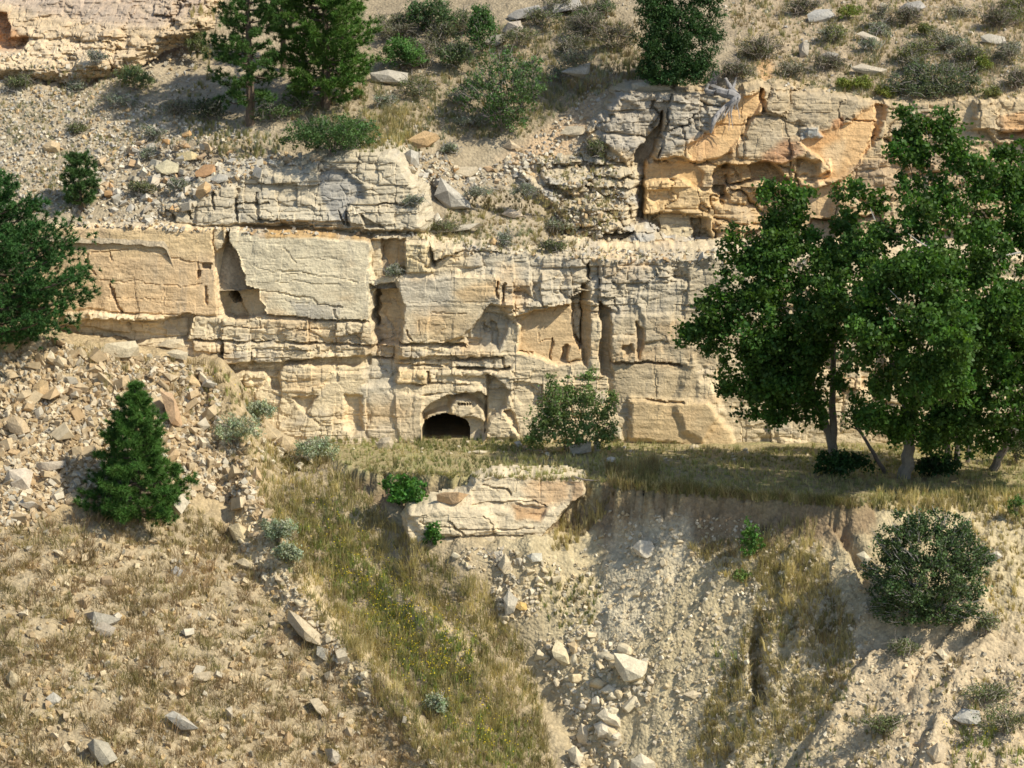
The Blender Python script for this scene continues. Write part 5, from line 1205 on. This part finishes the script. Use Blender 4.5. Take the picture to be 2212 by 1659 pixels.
broad('cottonwood_tree', 'rightmost cottonwood with a trunk leaning right', 2145, 1014, CW3, 63, LF, [([(2145, 1016, 0), (2165, 970, 0), (2195, 920, 0), (2225, 800, -.2), (2240, 560, 0)], .19, .06), ([(2200, 920, 0), (2160, 780, -.6), (2150, 600, -.4)], .12, .05)], .165, 1250, 40, .27, M_LEAF, (.19, .16, .13),
      extra=[[(2205, 545, -4.2), (2170, 552, -4.3), (2135, 560, -4.4)], [(2205, 655, -4.2), (2190, 648, -4.3), (2180, 640, -4.4)], [(2200, 930, -3.0), (2165, 915, -3.2), (2140, 908, -3.3)]])
CW4 = [(2060, 880, 60, 50, -.4), (2045, 800, 60, 70, -.2), (2090, 800, 66, 70, .2), (2070, 700, 70, 70, .4), (2040, 930, 44, 40, -.6)]
broad('cottonwood_tree', 'slim twin-stemmed cottonwood between the thick trunk and the leaning trunk', 2050, 1004, CW4, 64, LF, [([(2048, 1006, 0), (2046, 930, 0), (2050, 800, 0)], .15, .07), ([(2066, 1004, .1), (2070, 930, .1), (2080, 760, .2)], .14, .06), ([(2090, 998, .4), (2100, 920, .4), (2105, 780, .4)], .10, .05)], .14, 320, 46, .32, M_LEAF, (.20, .17, .14))
broad('leaning_trunk', 'thin bare trunk leaning left between the cottonwoods', 1912, 1022, [(1850, 905, 30, 20, 0), (1862, 880, 24, 16, .2)], 65, LF, [([(1914, 1024, 0), (1890, 985, 0), (1858, 930, 0), (1840, 900, 0)], .10, .04)], .095, 24, 24, .22, M_LEAF, (.16, .13, .11))
shrub('dark leafy suckers at the foot of the leftmost cottonwood', 1812, 1030, 140, 70, 66, (.030, .072, .022), .085, 120, 16, .16, 0, stems=5, mat=M_LEAF)
shrub('dark leafy suckers at the right of the thick pale trunk', 2020, 1030, 110, 70, 67, (.030, .068, .022), .085, 90, 16, .16, 10, stems=4, mat=M_LEAF)
shrub('grey-green low bush behind the leaning right trunk', 2195, 1000, 90, 90, 68, (.10, .125, .06), .06, 110, 14, .14, 20, stems=4)

# saplings
shrub('bright green sapling rooted left of the sandstone ledge', 872, 1112, 96, 118, 71, (.085, .20, .04), .09, 80, 14, .15, 0, stems=4, cat='sapling', name='sapling', mat=M_LEAF, wid=.8, nlobe=7)
shrub('small bright green sapling in front of the sandstone ledge', 934, 1182, 46, 66, 72, (.085, .20, .04), .08, 30, 12, .10, 0, stems=3, cat='sapling', name='sapling', mat=M_LEAF, wid=.8)
shrub('yellow-green sapling on the bare bank', 1622, 1205, 52, 92, 73, (.10, .20, .035), .06, 60, 16, .11, 0, stems=4, cat='sapling', name='sapling', nlobe=5)
shrub('little yellow-green plant below the bank sapling', 1602, 1258, 40, 36, 74, (.16, .24, .06), .05, 30, 14, .09, 0, stems=3, cat='plant', name='leafy_plant')
shrub('thin green plant at the right border of the bank', 2195, 1120, 36, 60, 75, (.10, .18, .04), .055, 26, 12, .1, 0, stems=3, cat='plant', name='leafy_plant')

# shrubs
broad('shrub', 'open leafy shrub growing against the cliff right of the mine opening', 1235, 976, [(1168, 905, 34, 46, 0), (1205, 880, 36, 60, -.2), (1262, 862, 36, 58, -.2), (1302, 905, 34, 48, 0), (1235, 925, 76, 40, -.4), (1190, 835, 13, 34, 0), (1272, 812, 14, 30, 0), (1160, 948, 34, 24, -.3), (1312, 948, 32, 24, -.2), (1225, 850, 20, 40, 0), (1320, 860, 14, 26, 0)], 81, (.14, .20, .06), [([(1225 + 4 * k, 978, 0), (1205 + 16 * k, 920, -.1), (1175 + 28 * k, 850 + 12 * abs(k - 2), -.1)], .028, .009) for k in range(6)], .060, 560, 13, .16, M_SHRUB, (.2, .16, .12), cat='shrub', twig=60, twigc=(.25, .2, .15), hollow=.1)
broad('shrub', 'large dark green shrub with grey twigs on the right bank', 2005, 1340, [(2000, 1190, 95, 62, -.3), (1940, 1180, 55, 50, -.2), (2070, 1190, 60, 56, -.2), (2090, 1250, 46, 50, -.2), (1990, 1250, 100, 60, -.8), (1925, 1270, 50, 50, -.6), (2040, 1310, 80, 44, -.6), (1960, 1320, 66, 36, -.6), (2010, 1130, 50, 30, 0), (1885, 1235, 26, 22, -.3), (2125, 1205, 26, 24, -.2), (2060, 1345, 44, 22, -.5), (1950, 1120, 24, 18, .1), (2070, 1135, 26, 22, 0), (1900, 1310, 26, 20, -.5)], 82, (.080, .122, .042), [([(2005, 1345, 0), (1980 + 30 * k, 1290, -.1), (1930 + 50 * k, 1190 + 10 * abs(k - 1.5), -.3)], .03, .01) for k in range(4)], .058, 1150, 16, .18, M_SHRUB, (.26, .23, .2), cat='shrub', twig=900, twigc=(.32, .29, .26), hollow=.5)
shrub('round bright green bush under the tall pines', 868, 152, 100, 92, 83, (.095, .19, .045), .055, 240, 16, .15, 20, nlobe=8)
broad('shrub', 'wide green and grey twigged bush in the middle of the upper slope', 1085, 285, [(1090, 190, 80, 60, -.3), (1040, 200, 60, 45, -.2), (1140, 170, 50, 60, 0), (1100, 240, 56, 40, -.5), (1010, 190, 36, 28, 0), (1080, 130, 46, 30, .4)], 84, (.095, .165, .05), [([(1085, 285, 0), (1060 + 20 * k, 240, -.1), (1020 + 45 * k, 180, -.2)], .025, .01) for k in range(4)], .06, 330, 16, .19, M_SHRUB, (.25, .21, .18), cat='shrub', twig=480, twigc=(.24, .20, .18), hollow=.35)
shrub('broad green bush on the cliff top above the cap rock', 715, 338, 210, 112, 85, (.085, .15, .045), .058, 420, 16, .18, 160, (.2, .17, .14), 7, nlobe=10)
shrub('narrow tall green bush at the top middle', 1040, 122, 66, 140, 86, (.085, .165, .045), .06, 180, 16, .17, 60, nlobe=7)
shrub('dark green bush at the top edge right of the tall pines', 925, 70, 120, 90, 87, (.085, .14, .05), .06, 220, 15, .18, 60, nlobe=8)
shrub('dull green bush behind the round bright green bush', 985, 150, 90, 70, 88, (.10, .135, .055), .06, 130, 14, .17, 90, nlobe=6)
shrub('yellow-green bush on the left slope', 290, 195, 86, 66, 89, (.16, .20, .08), .05, 150, 14, .13, 20, nlobe=7)
shrub('olive bush beside the open pine', 425, 122, 52, 60, 90, (.17, .19, .08), .05, 80, 14, .12, 10)
shrub('small dark bush in the shade left of the open pine', 445, 262, 90, 60, 91, (.09, .11, .06), .05, 120, 14, .14, 40)
broad('shrub', 'wide grey-green thicket at the upper right slope', 2020, 212, [(1960, 180, 46, 30, 0), (2010, 165, 56, 36, 0), (2060, 175, 50, 36, 0), (2000, 195, 60, 22, -.3), (2090, 190, 34, 26, 0), (1975, 145, 24, 20, .3)], 92, (.12, .145, .07), [([(2020, 214, 0), (1960 + 40 * k, 180, 0)], .02, .01) for k in range(4)], .055, 300, 14, .18, M_SHRUB, (.25, .21, .18), cat='shrub', twig=260, twigc=(.27, .24, .21), hollow=.3)
for lab, x, y, w, h, sd in (('bright yellow-green bush, left of the pair above the outcrop', 1822, 198, 40, 34, 1), ('bright yellow-green bush, right of the pair above the outcrop', 1862, 194, 44, 36, 2), ('low yellow-green bush below the grey-green thicket', 1915, 212, 54, 34, 3), ('yellow-green bush near the right border of the upper slope', 2142, 210, 42, 26, 4), ('small yellow-green bush above the grey-green thicket', 2122, 150, 36, 34, 5), ('yellow-green bush beside the flat pale grey boulder at the top', 1832, 40, 56, 40, 6), ('olive bush on the upper right slope', 1998, 76, 40, 34, 7)):
    shrub(lab, x, y, w, h, 900 + sd, (.21, .235, .05) if sd not in (4, 7) else (.2, .2, .07), .045, 80, 14, .12, 0, stems=4, nlobe=5, group='rabbit bushes on the upper slope')
for lab, x, y, w, h, sd in (('grey-brown bush right of the juniper', 1640, 130, 90, 70, 1), ('grey-brown bush behind the dead root', 1590, 172, 80, 44, 2), ('dull bush right of the top grey slab', 1270, 80, 90, 66, 3), ('dull brown-green bush left of the juniper', 1330, 110, 90, 70, 4), ('olive bush at the top edge right of the juniper', 1730, 30, 80, 40, 5), ('grey bush above the dark edged slab', 1790, 150, 70, 40, 6), ('dull bush at the right border of the upper slope', 2200, 190, 60, 46, 7), ('dull brush below the top edge at the right', 1960, 50, 70, 44, 8), ('brown-green bush near the right top corner', 2150, 60, 70, 46, 9)):
    shrub(lab, x, y, w, h, 930 + sd, (.15, .145, .085), .045, 100, 12, .15, 120, (.27, .22, .18), 4, nlobe=6, group='dull brush on the upper slope')
for lab, x, y, w, h, sd in (('silver leaved bush on the gully rim right of the young pine', 508, 965, 120, 84, 1), ('small silver leaved plant above the silver leaved bush', 555, 905, 80, 46, 2), ('silver leaved plants on the rib below the brown stone strip', 600, 1175, 80, 70, 3), ('silver-green plants at the left end of the terrace', 680, 1000, 100, 70, 4), ('silver leaved plant among the yellow flowers', 940, 1540, 60, 50, 5), ('pale silver plant above the flower patch', 620, 1215, 60, 50, 6)):
    shrub(lab, x, y, w, h, 960 + sd, (.34, .37, .24), .05, 150, 14, .14, 10, (.3, .26, .2), 6, nlobe=7, name='silver_bush', group='silver leaved plants')
for lab, x, y, w, h, sd in (('dry green brush at the lower right corner', 2130, 1520, 120, 60, 1), ('grey twiggy brush beside the weathered grey boulder', 2170, 1590, 130, 90, 2), ('green and tan plant below the cream slab on the bank', 1950, 1420, 70, 50, 3), ('green weed at the bottom of the right bank', 1905, 1590, 90, 60, 4), ('small green bush right of the twiggy bank shrub', 2130, 1370, 50, 60, 5)):
    shrub(lab, x, y, w, h, 980 + sd, (.17, .19, .08), .045, 90, 12, .15, 110, (.3, .26, .2), 5, nlobe=6)
shrub('grey dead brush below the sandstone ledge', 1070, 1240, 70, 50, 995, (.22, .19, .14), .03, 20, 6, .15, 160, (.36, .33, .3), 6)
for lab, x, y, w, h, sd, c in (('low green brush under the tall open pine', 590, 262, 110, 50, 1, 0), ('green brush between the pines and the cap rock bush', 640, 240, 90, 50, 2, 0), ('olive brush below the round bright green bush', 900, 215, 90, 60, 3, 1), ('grey-green brush left of the narrow tall bush', 960, 95, 80, 60, 4, 1), ('brown-green brush above the wide twigged bush', 1120, 105, 90, 60, 5, 1), ('dull green brush right of the narrow tall bush', 1170, 60, 90, 50, 6, 1), ('grey brush right of the wide twigged bush', 1240, 150, 70, 50, 7, 2), ('low olive brush at the left border of the upper slope', 40, 190, 70, 36, 8, 1), ('low grey brush under the bare bedrock', 110, 165, 70, 30, 9, 2), ('olive brush above the small pine', 165, 290, 40, 30, 10, 1), ('grey-green brush on the scree left of the pines', 380, 250, 70, 44, 11, 2), ('olive tuft on the rubble heap', 305, 420, 60, 36, 12, 1), ('grey brush at the cliff top right of the cap rock', 960, 500, 70, 26, 13, 1), ('brown brush on the grassy cliff top', 1200, 500, 80, 36, 14, 2), ('olive brush at the right end of the grassy cliff top', 1190, 545, 60, 30, 15, 1), ('brush growing on the stepped ledges', 1290, 340, 50, 50, 16, 1)):
    shrub(lab, x, y, w, h, 1100 + sd, ((.10, .155, .05), (.17, .18, .085), (.24, .235, .16))[c], .045, 90, 12, .14, 60, (.28, .24, .2), 4, nlobe=6, name='brush', group='low brush on the hillside')
R2 = np.random.default_rng(77)
ORD = 'first second third fourth fifth sixth seventh eighth ninth tenth eleventh twelfth thirteenth fourteenth fifteenth sixteenth seventeenth'.split()
for pts, n, lab, cs in ((P('A', '800,20 960,0 1060,60 1200,20 1370,20 1360,140 1260,190 1180,140 1000,120 860,160'), 17, 'clump from the left in the thicket between tall pines and juniper', (((.13, .165, .07), 'green'), ((.20, .195, .11), 'grey-green'), ((.17, .16, .10), 'brownish'))),
                        (P('A', '1580,60 2200,10 2200,190 1950,150 1720,170 1600,150'), 16, 'clump from the left in the brush among the upper right boulders', (((.17, .165, .085), 'olive'), ((.22, .21, .14), 'grey'), ((.19, .20, .07), 'yellow-green')))):
    q = scatter(pts, n, R2); q = q[np.argsort(q[:, 0])]
    for i, (x, y) in enumerate(q):
        c, cn = cs[(i * 7 + i // 3) % 3]
        shrub(f'{cn} brush, {ORD[i]} {lab}', x, y, 44 + 50 * R2.random(), 26 + 34 * R2.random(), 1200 + i + n, c, .045, 70, 12, .15, 60, (.27, .23, .19), 3, nlobe=6, name='brush', group='thicket brush' if n == 17 else 'brush among the upper boulders')
k = 0
for lab, x, y, w, h in (('grey sagebrush on the ledge above the brown rock column', 850, 598, 48, 30), ('sagebrush at the right edge of the cap rock bulge', 895, 445, 52, 30), ('pale sagebrush, left of two on the grassy cliff top', 1030, 428, 70, 34), ('pale sagebrush, right of two on the grassy cliff top', 1130, 425, 70, 36), ('sagebrush beside the small orange block', 1088, 535, 32, 44), ('sagebrush tuft above the round grey stone', 160, 200, 36, 30), ('silvery sagebrush in the middle of the left slope', 250, 235, 90, 44), ('sagebrush below the yellow-green bush', 330, 300, 60, 36), ('sagebrush left of the wide twigged bush', 990, 225, 50, 40), ('sagebrush right of the wide twigged bush', 1210, 180, 60, 50), ('sagebrush under the wide twigged bush', 1010, 275, 80, 30), ('sagebrush at the foot of the bare rock at top left', 210, 135, 50, 30), ('sagebrush among the rubble stones', 320, 345, 44, 34), ('sagebrush tuft in the middle of the rubble', 385, 415, 50, 40), ('sagebrush by the flat pale grey boulder', 1790, 90, 50, 40), ('sagebrush near the upper right boulders', 1900, 80, 60, 40), ('sagebrush between the upper right flat rocks', 2060, 110, 60, 40), ('sagebrush below the dark edged slab', 1880, 110, 50, 36), ('sagebrush on the far right slope', 2180, 120, 50, 36), ('sagebrush tuft under the long grey ledge rock', 830, 230, 60, 30), ('sagebrush below the yellow and orange boulder', 970, 330, 40, 24)):
    k += 1
    shrub(lab, x, y, w, h, 1000 + k, (.25, .265, .19), .04, 70, 12, .11, 40, (.34, .31, .27), 4, nlobe=5, name='sagebrush', group='sagebrush tufts')

# ------------------------------------------------------------------ dead root hanging over the outcrop
def wood_path(s, tg, dY, r0, r1, name, parent, base, kk=3):
    q = P(tg, s); Y0 = hit(q[:, 0], q[:, 1])[:, 1]
    Yl = np.minimum(Y0, np.median(Y0)) - np.asarray(dY)
    p = np.array([at(a, b_, float(y)) for (a, b_), y in zip(q, Yl)]) - base
    n = len(p) * kk; ti = np.linspace(0, 1, n); tt = np.linspace(0, 1, len(p))
    path = np.stack([np.interp(ti, tt, p[:, c]) for c in range(3)], -1)
    path[1:-1] = (path[:-2] + path[1:-1] * 2 + path[2:]) / 4
    rad = np.interp(ti, [0, .5, 1], [r0, (r0 + r1) / 2 * 1.05, r1]) * (1 + .12 * np.sin(ti * 19))
    b = Bag(); V, Fq = tube(path, rad, 8)
    b.add(V, Fq, (.30, .275, .255)); return b.make(name, M_BARK, parent)
base = np.array(hit(1552, 198)); base[2] -= .1
dr = empty('dead_root', base, 'weathered grey dead root hanging over the orange outcrop', 'root')
wood_path('995,30 975,80 960,140 1000,165 1075,185', 'M', .35, .17, .24, 'trunk', dr, base)
wood_path('940,110 925,150 930,170 990,180', 'M', .35, .06, .16, 'branch', dr, base)
wood_path('1070,180 1110,190 1140,200 1110,235 1050,270 1000,320 970,380 955,440', 'M', .5, .22, .06, 'branch', dr, base)
wood_path('1050,75 1070,110 1090,150 1130,185', 'M', .38, .07, .15, 'branch', dr, base); wood_path('1125,70 1115,110 1100,150', 'M', .36, .04, .09, 'branch', dr, base)
for i, s in enumerate(('1140,205 1130,260 1145,310 1145,350', '1120,225 1100,270 1090,320 1105,350', '1100,240 1070,290 1050,330 1035,360', '1085,250 1075,310 1080,370 1075,425', '1060,262 1045,300 1030,340', '1110,230 1085,290 1095,360 1105,410', '1000,320 985,380 960,440', '1140,200 1128,240 1118,290')):
    wood_path(s, 'M', .5, .035, .012, 'root', dr, base)
bb = np.array(hit(1270, 1048))
st_ = empty('fallen_branch', bb, 'thin dead stick lying on the terrace edge above the sandstone ledge', 'branch')
pp = np.array([at(1235, 1032, bb[1] - .1), at(1265, 1040, bb[1] - .15), at(1315, 1043, bb[1] - .1)]) - bb; pp[:, 2] += .06
b = Bag(); b.add(*tube(pp, [.05, .04, .025], 6), (.2, .17, .14)); b.make('stick', M_BARK, st_)

# ------------------------------------------------------------------ grass, weeds and flowers nobody could count
STRAW, BROWN, GOLD, OLIVE, GREENG, SAGE = (.44, .365, .185), (.29, .22, .115), (.50, .40, .18), (.25, .235, .095), (.19, .22, .07), (.31, .31, .21)
BARE = [P('A', '490,1100 560,1135 640,1265 730,1385 800,1475 780,1490 700,1405 600,1310 515,1185'), P('A', '800,1255 860,1288 1000,1390 1030,1440 1000,1430 860,1325'), P('A', '1330,1130 1480,1120 1500,1200 1420,1300 1330,1420 1280,1400 1300,1250')]
def sward(name, label, specs, parent=None):
    b = Bag()
    for pts, n, h, cols, kw in specs:
        q = scatter(pts, n); P0 = hit(q[:, 0], q[:, 1])
        pat = fbm2(q[:, 0] / 45, q[:, 1] / 30, 3, 5) > kw.pop('thr', -1)
        for bp_ in BARE: pat &= (sdf(q[:, 0] + rng.normal(size=len(q)) * 8, q[:, 1] + rng.normal(size=len(q)) * 6, bp_) > 0) | (rng.random(len(q)) < .12)
        P0 = P0[pat]; n = len(P0)
        qq = q[pat]; ci = (len(cols) * (.5 + .75 * fbm2(qq[:, 0] / 70, qq[:, 1] / 50, 3, 25) + .22 * rng.normal(size=n))).astype(int) % len(cols)
        cc = np.array(cols)[ci] * (.75 + .5 * rng.random((n, 1))) * (1 + .35 * fbm2(qq[:, 0] / 38 + 9, qq[:, 1] / 30, 2, 27))[:, None]
        b.add(*grass(P0, h * (.45 + .9 * rng.random(n) ** 1.5 + .35 * np.maximum(0, fbm2(qq[:, 0] / 45, qq[:, 1] / 40, 2, 29))), cc, seg=1 if h <= .31 or name == 'upper_slope_grass' else 2, **kw))
    return b.make(name, M_GRASS, None, kind='stuff', label=label)
NEAR = P('A', '-60,1150 180,1120 420,1120 560,1170 700,1390 900,1560 960,1700 -60,1700')
DIAG = P('A', '560,950 720,1000 800,1080 870,1150 960,1210 1060,1280 1150,1440 1190,1659 1180,1700 960,1700 820,1520 700,1380 600,1200 540,1020')
sward('near_slope_grass', 'dry brown bunch grass over the near slope', [
    (NEAR, 900, .56, [BROWN, (.38, .265, .155), (.34, .235, .14), (.25, .21, .10), STRAW], dict(nb=26, wid=.012, spread=.26, lean=1.1)),
    (NEAR, 2500, .31, [BROWN, STRAW, (.36, .265, .165), OLIVE], dict(nb=16, wid=.011, spread=.22, lean=1.0, thr=-.1)),
    (NEAR, 1800, .15, [STRAW, BROWN, (.36, .33, .27)], dict(nb=8, wid=.010, lean=.9, thr=-.25)),
    (P('A', '150,1110 420,1100 600,1200 620,1290 500,1230 300,1150'), 260, .38, [STRAW, BROWN], dict(nb=13, wid=.011, spread=.15))])
sward('gully_side_grass', 'tall straw coloured grass down the gully side', [
    (DIAG, 2400, .58, [STRAW, GOLD, STRAW, OLIVE, BROWN], dict(nb=12, wid=.012, spread=.13, lean=.8)),
    (DIAG, 700, .24, [OLIVE, GREENG, STRAW], dict(nb=8, wid=.012)),
    (P('A', '430,760 560,860 580,960 500,1000 440,900'), 120, .42, [STRAW, BROWN], dict(nb=12, wid=.011))])
sward('talus_grass', 'dry grass clumps in the talus', [(P('A', '150,740 480,790 440,900 200,860'), 55, .6, [STRAW, BROWN], dict(nb=18, wid=.011, spread=.12, lean=.6)), (TALUS, 90, .3, [STRAW, BROWN], dict(nb=10, wid=.011))])
TERP = P('A', '640,965 740,945 900,950 1000,955 1130,950 1350,952 1620,972 1760,960 2250,970 2250,1075 2000,1072 1880,1095 1600,1075 1340,1055 1310,1040 1000,1030 800,1018 700,990')
sward('terrace_grass', 'green and straw grass on the terrace', [
    (TERP, 4600, .30, [(.38, .36, .17), (.30, .30, .12), STRAW, (.33, .34, .14), (.44, .38, .21)], dict(nb=9, wid=.012, lean=.5)),
    (P('A', '900,945 1160,948 1160,975 900,975'), 260, .26, [GREENG, OLIVE], dict(nb=10, wid=.012)),
    (P('A', '1310,1010 1420,990 1420,1055 1320,1055'), 330, .55, [STRAW, BROWN, OLIVE], dict(nb=12, wid=.011)),
    (P('A', '1320,1046 1500,1058 1850,1088 1850,1098 1500,1072 1320,1058'), 420, .5, [BROWN, OLIVE, STRAW], dict(nb=12, wid=.011, lean=1.0)),
    (P('A', '800,1015 1000,1026 1310,1036 1310,1042 1000,1034 800,1024'), 150, .24, [STRAW, OLIVE], dict(nb=9, wid=.011, lean=1.0)),
    (P('A', '1900,1060 2250,1060 2250,1150 2150,1110 1960,1110 1870,1100'), 520, .42, [STRAW, GOLD, OLIVE], dict(nb=11, wid=.011))])
RB = P('A', '1480,1180 1620,1160 1760,1200 1850,1350 1840,1480 1740,1600 1560,1659 1480,1659 1560,1450 1640,1300')
sward('bank_grass', 'golden grass on the right bank', [
    (RB, 1150, .42, [STRAW, GOLD, BROWN, OLIVE], dict(nb=12, wid=.012, spread=.13, lean=.8)),
    (P('A', '1640,1140 1760,1120 1800,1260 1720,1340 1640,1260'), 220, .5, [STRAW, GOLD], dict(nb=11, wid=.011)),
    (P('A', '1760,1340 1840,1330 1850,1420 1760,1420'), 45, .5, [(.46, .33, .15), GOLD, STRAW], dict(nb=12, wid=.012)),
    (P('A', '1840,1480 2250,1380 2250,1700 1500,1700 1700,1600'), 520, .34, [STRAW, BROWN, OLIVE, GREENG], dict(nb=10, wid=.012, thr=0.0)),
    (P('A', '1205,1130 1300,1070 1330,1060 1310,1110 1230,1190 1190,1190'), 140, .55, [STRAW, GOLD, BROWN], dict(nb=14, wid=.012)),
    (P('A', '1180,1240 1330,1260 1320,1340 1200,1360 1150,1300'), 130, .34, [STRAW, OLIVE, GREENG, BROWN], dict(nb=10, wid=.012)),
    (P('A', '2080,1100 2250,1120 2250,1400 2140,1330'), 200, .34, [STRAW, GOLD, BROWN], dict(nb=10, wid=.012))])
UPL = P('A', '-60,130 250,150 440,200 560,290 600,330 520,350 300,300 200,460 -60,470')
UPM = P('A', '600,250 820,160 960,160 1080,60 1300,-40 1400,160 1300,200 1220,240 1130,300 1000,300 900,330 780,330')
UPR = P('A', '1560,-60 2260,-60 2260,215 2100,215 1890,215 1700,185 1600,170')
CLT = P('A', '900,505 1000,430 1100,400 1220,450 1250,530 1180,550 1000,530')
sward('left_slope_grass', 'sparse grey-green tufts on the left upper slope', [(UPL, 1300, .28, [SAGE, OLIVE, STRAW, SAGE], dict(nb=12, wid=.013, thr=-.1)), (UPL, 1000, .16, [SAGE, BROWN, (.38, .34, .25)], dict(nb=7, wid=.012)), (P('A', '400,250 620,300 600,345 480,340 400,300'), 160, .35, [STRAW, OLIVE, SAGE], dict(nb=11, wid=.013)), (P('A', '400,30 470,0 460,200 420,200'), 70, .4, [STRAW, OLIVE], dict(nb=11, wid=.013))])
sward('upper_slope_grass', 'dry grass and sage over the upper slope', [
    (UPM, 2200, .42, [STRAW, SAGE, (.26, .25, .13), OLIVE, BROWN], dict(nb=9, wid=.013, lean=.6)),
    (UPR, 3300, .38, [BROWN, STRAW, SAGE, OLIVE, (.40, .32, .22)], dict(nb=9, wid=.013, lean=.6)),
    (P('A', '1130,340 1300,335 1350,400 1330,480 1260,540 1200,460'), 260, .30, [STRAW, OLIVE, SAGE, BROWN], dict(nb=9, wid=.012)),
    (CLT, 640, .30, [STRAW, BROWN, OLIVE, SAGE], dict(nb=11, wid=.013, lean=.6)),
    (P('A', '1000,528 1560,545 1700,550 1700,565 1400,566 1000,545'), 130, .28, [OLIVE, STRAW, BROWN], dict(nb=9, wid=.012)),
    (P('A', '780,250 900,230 920,310 780,330'), 200, .5, [STRAW, GOLD, OLIVE], dict(nb=12, wid=.013)),
    (P('A', '1230,80 1400,40 1390,160 1300,190 1220,200'), 200, .4, [(.33, .25, .15), BROWN], dict(nb=11, wid=.013)),
    (P('A', '900,505 960,500 1010,515 1010,528 920,522'), 60, .3, [OLIVE, STRAW], dict(nb=10, wid=.012))])
def flowers(name, label, specs):
    b = Bag()
    for pts, n, fl in specs:
        q = scatter(pts, n); q = q + rng.normal(size=q.shape) * 22; q = q[fbm2(q[:, 0] / 26, q[:, 1] / 22, 2, 15) > -.4]; P0 = hit(q[:, 0], q[:, 1]); n = len(P0)
        h = .3 + .25 * rng.random(n)
        V, Ft, C = grass(P0, h, jitcol((.27, .30, .085), n, .2), nb=9, wid=.014, spread=.12, lean=.5); b.add(V, Ft, C)
        k = int(n * fl); i = rng.integers(0, n, k)
        c = P0[i] + rng.normal(size=(k, 3)) * [.12, .12, .05]; c[:, 2] += h[i] * .95
        V, Fq, C = leaves(c, .045, jitcol((.80, .60, .02), k, .08), .9, 0)
        b.add(V, np.concatenate([Fq[:, [0, 1, 2]], Fq[:, [0, 2, 3]]]), C)
    return b.make(name, M_SHRUB, None, kind='stuff', label=label)
flowers('yellow_wildflowers', 'yellow flowering weeds in a diagonal band down the gully side', [
    (P('A', '620,1150 720,1160 800,1190 760,1260 700,1220 640,1200'), 70, 1.5), (P('A', '720,1240 800,1260 900,1330 980,1380 1030,1440 1010,1480 900,1470 850,1400 780,1330'), 480, 3.0), (P('A', '930,1480 1080,1560 1150,1640 1040,1659 960,1580'), 220, 1.8), (P('A', '640,1100 760,1120 860,1230 900,1300 820,1290 700,1200'), 150, 1.0)])
flowers('yellow_cliff_weeds', 'yellow flowering weeds at the foot of the cliff above the talus', [(P('A', '440,830 510,810 530,860 450,870'), 26, 2.0)])
flowers('yellow_corner_flowers', 'yellow flowering weeds at the bottom right corner', [(P('A', '2070,1570 2150,1580 2160,1630 2080,1640'), 40, 2.2), (P('A', '2180,1620 2230,1620 2230,1659 2180,1659'), 16, 1.5), (P('A', '1540,1395 1570,1395 1575,1430 1545,1430'), 10, 1.2)])
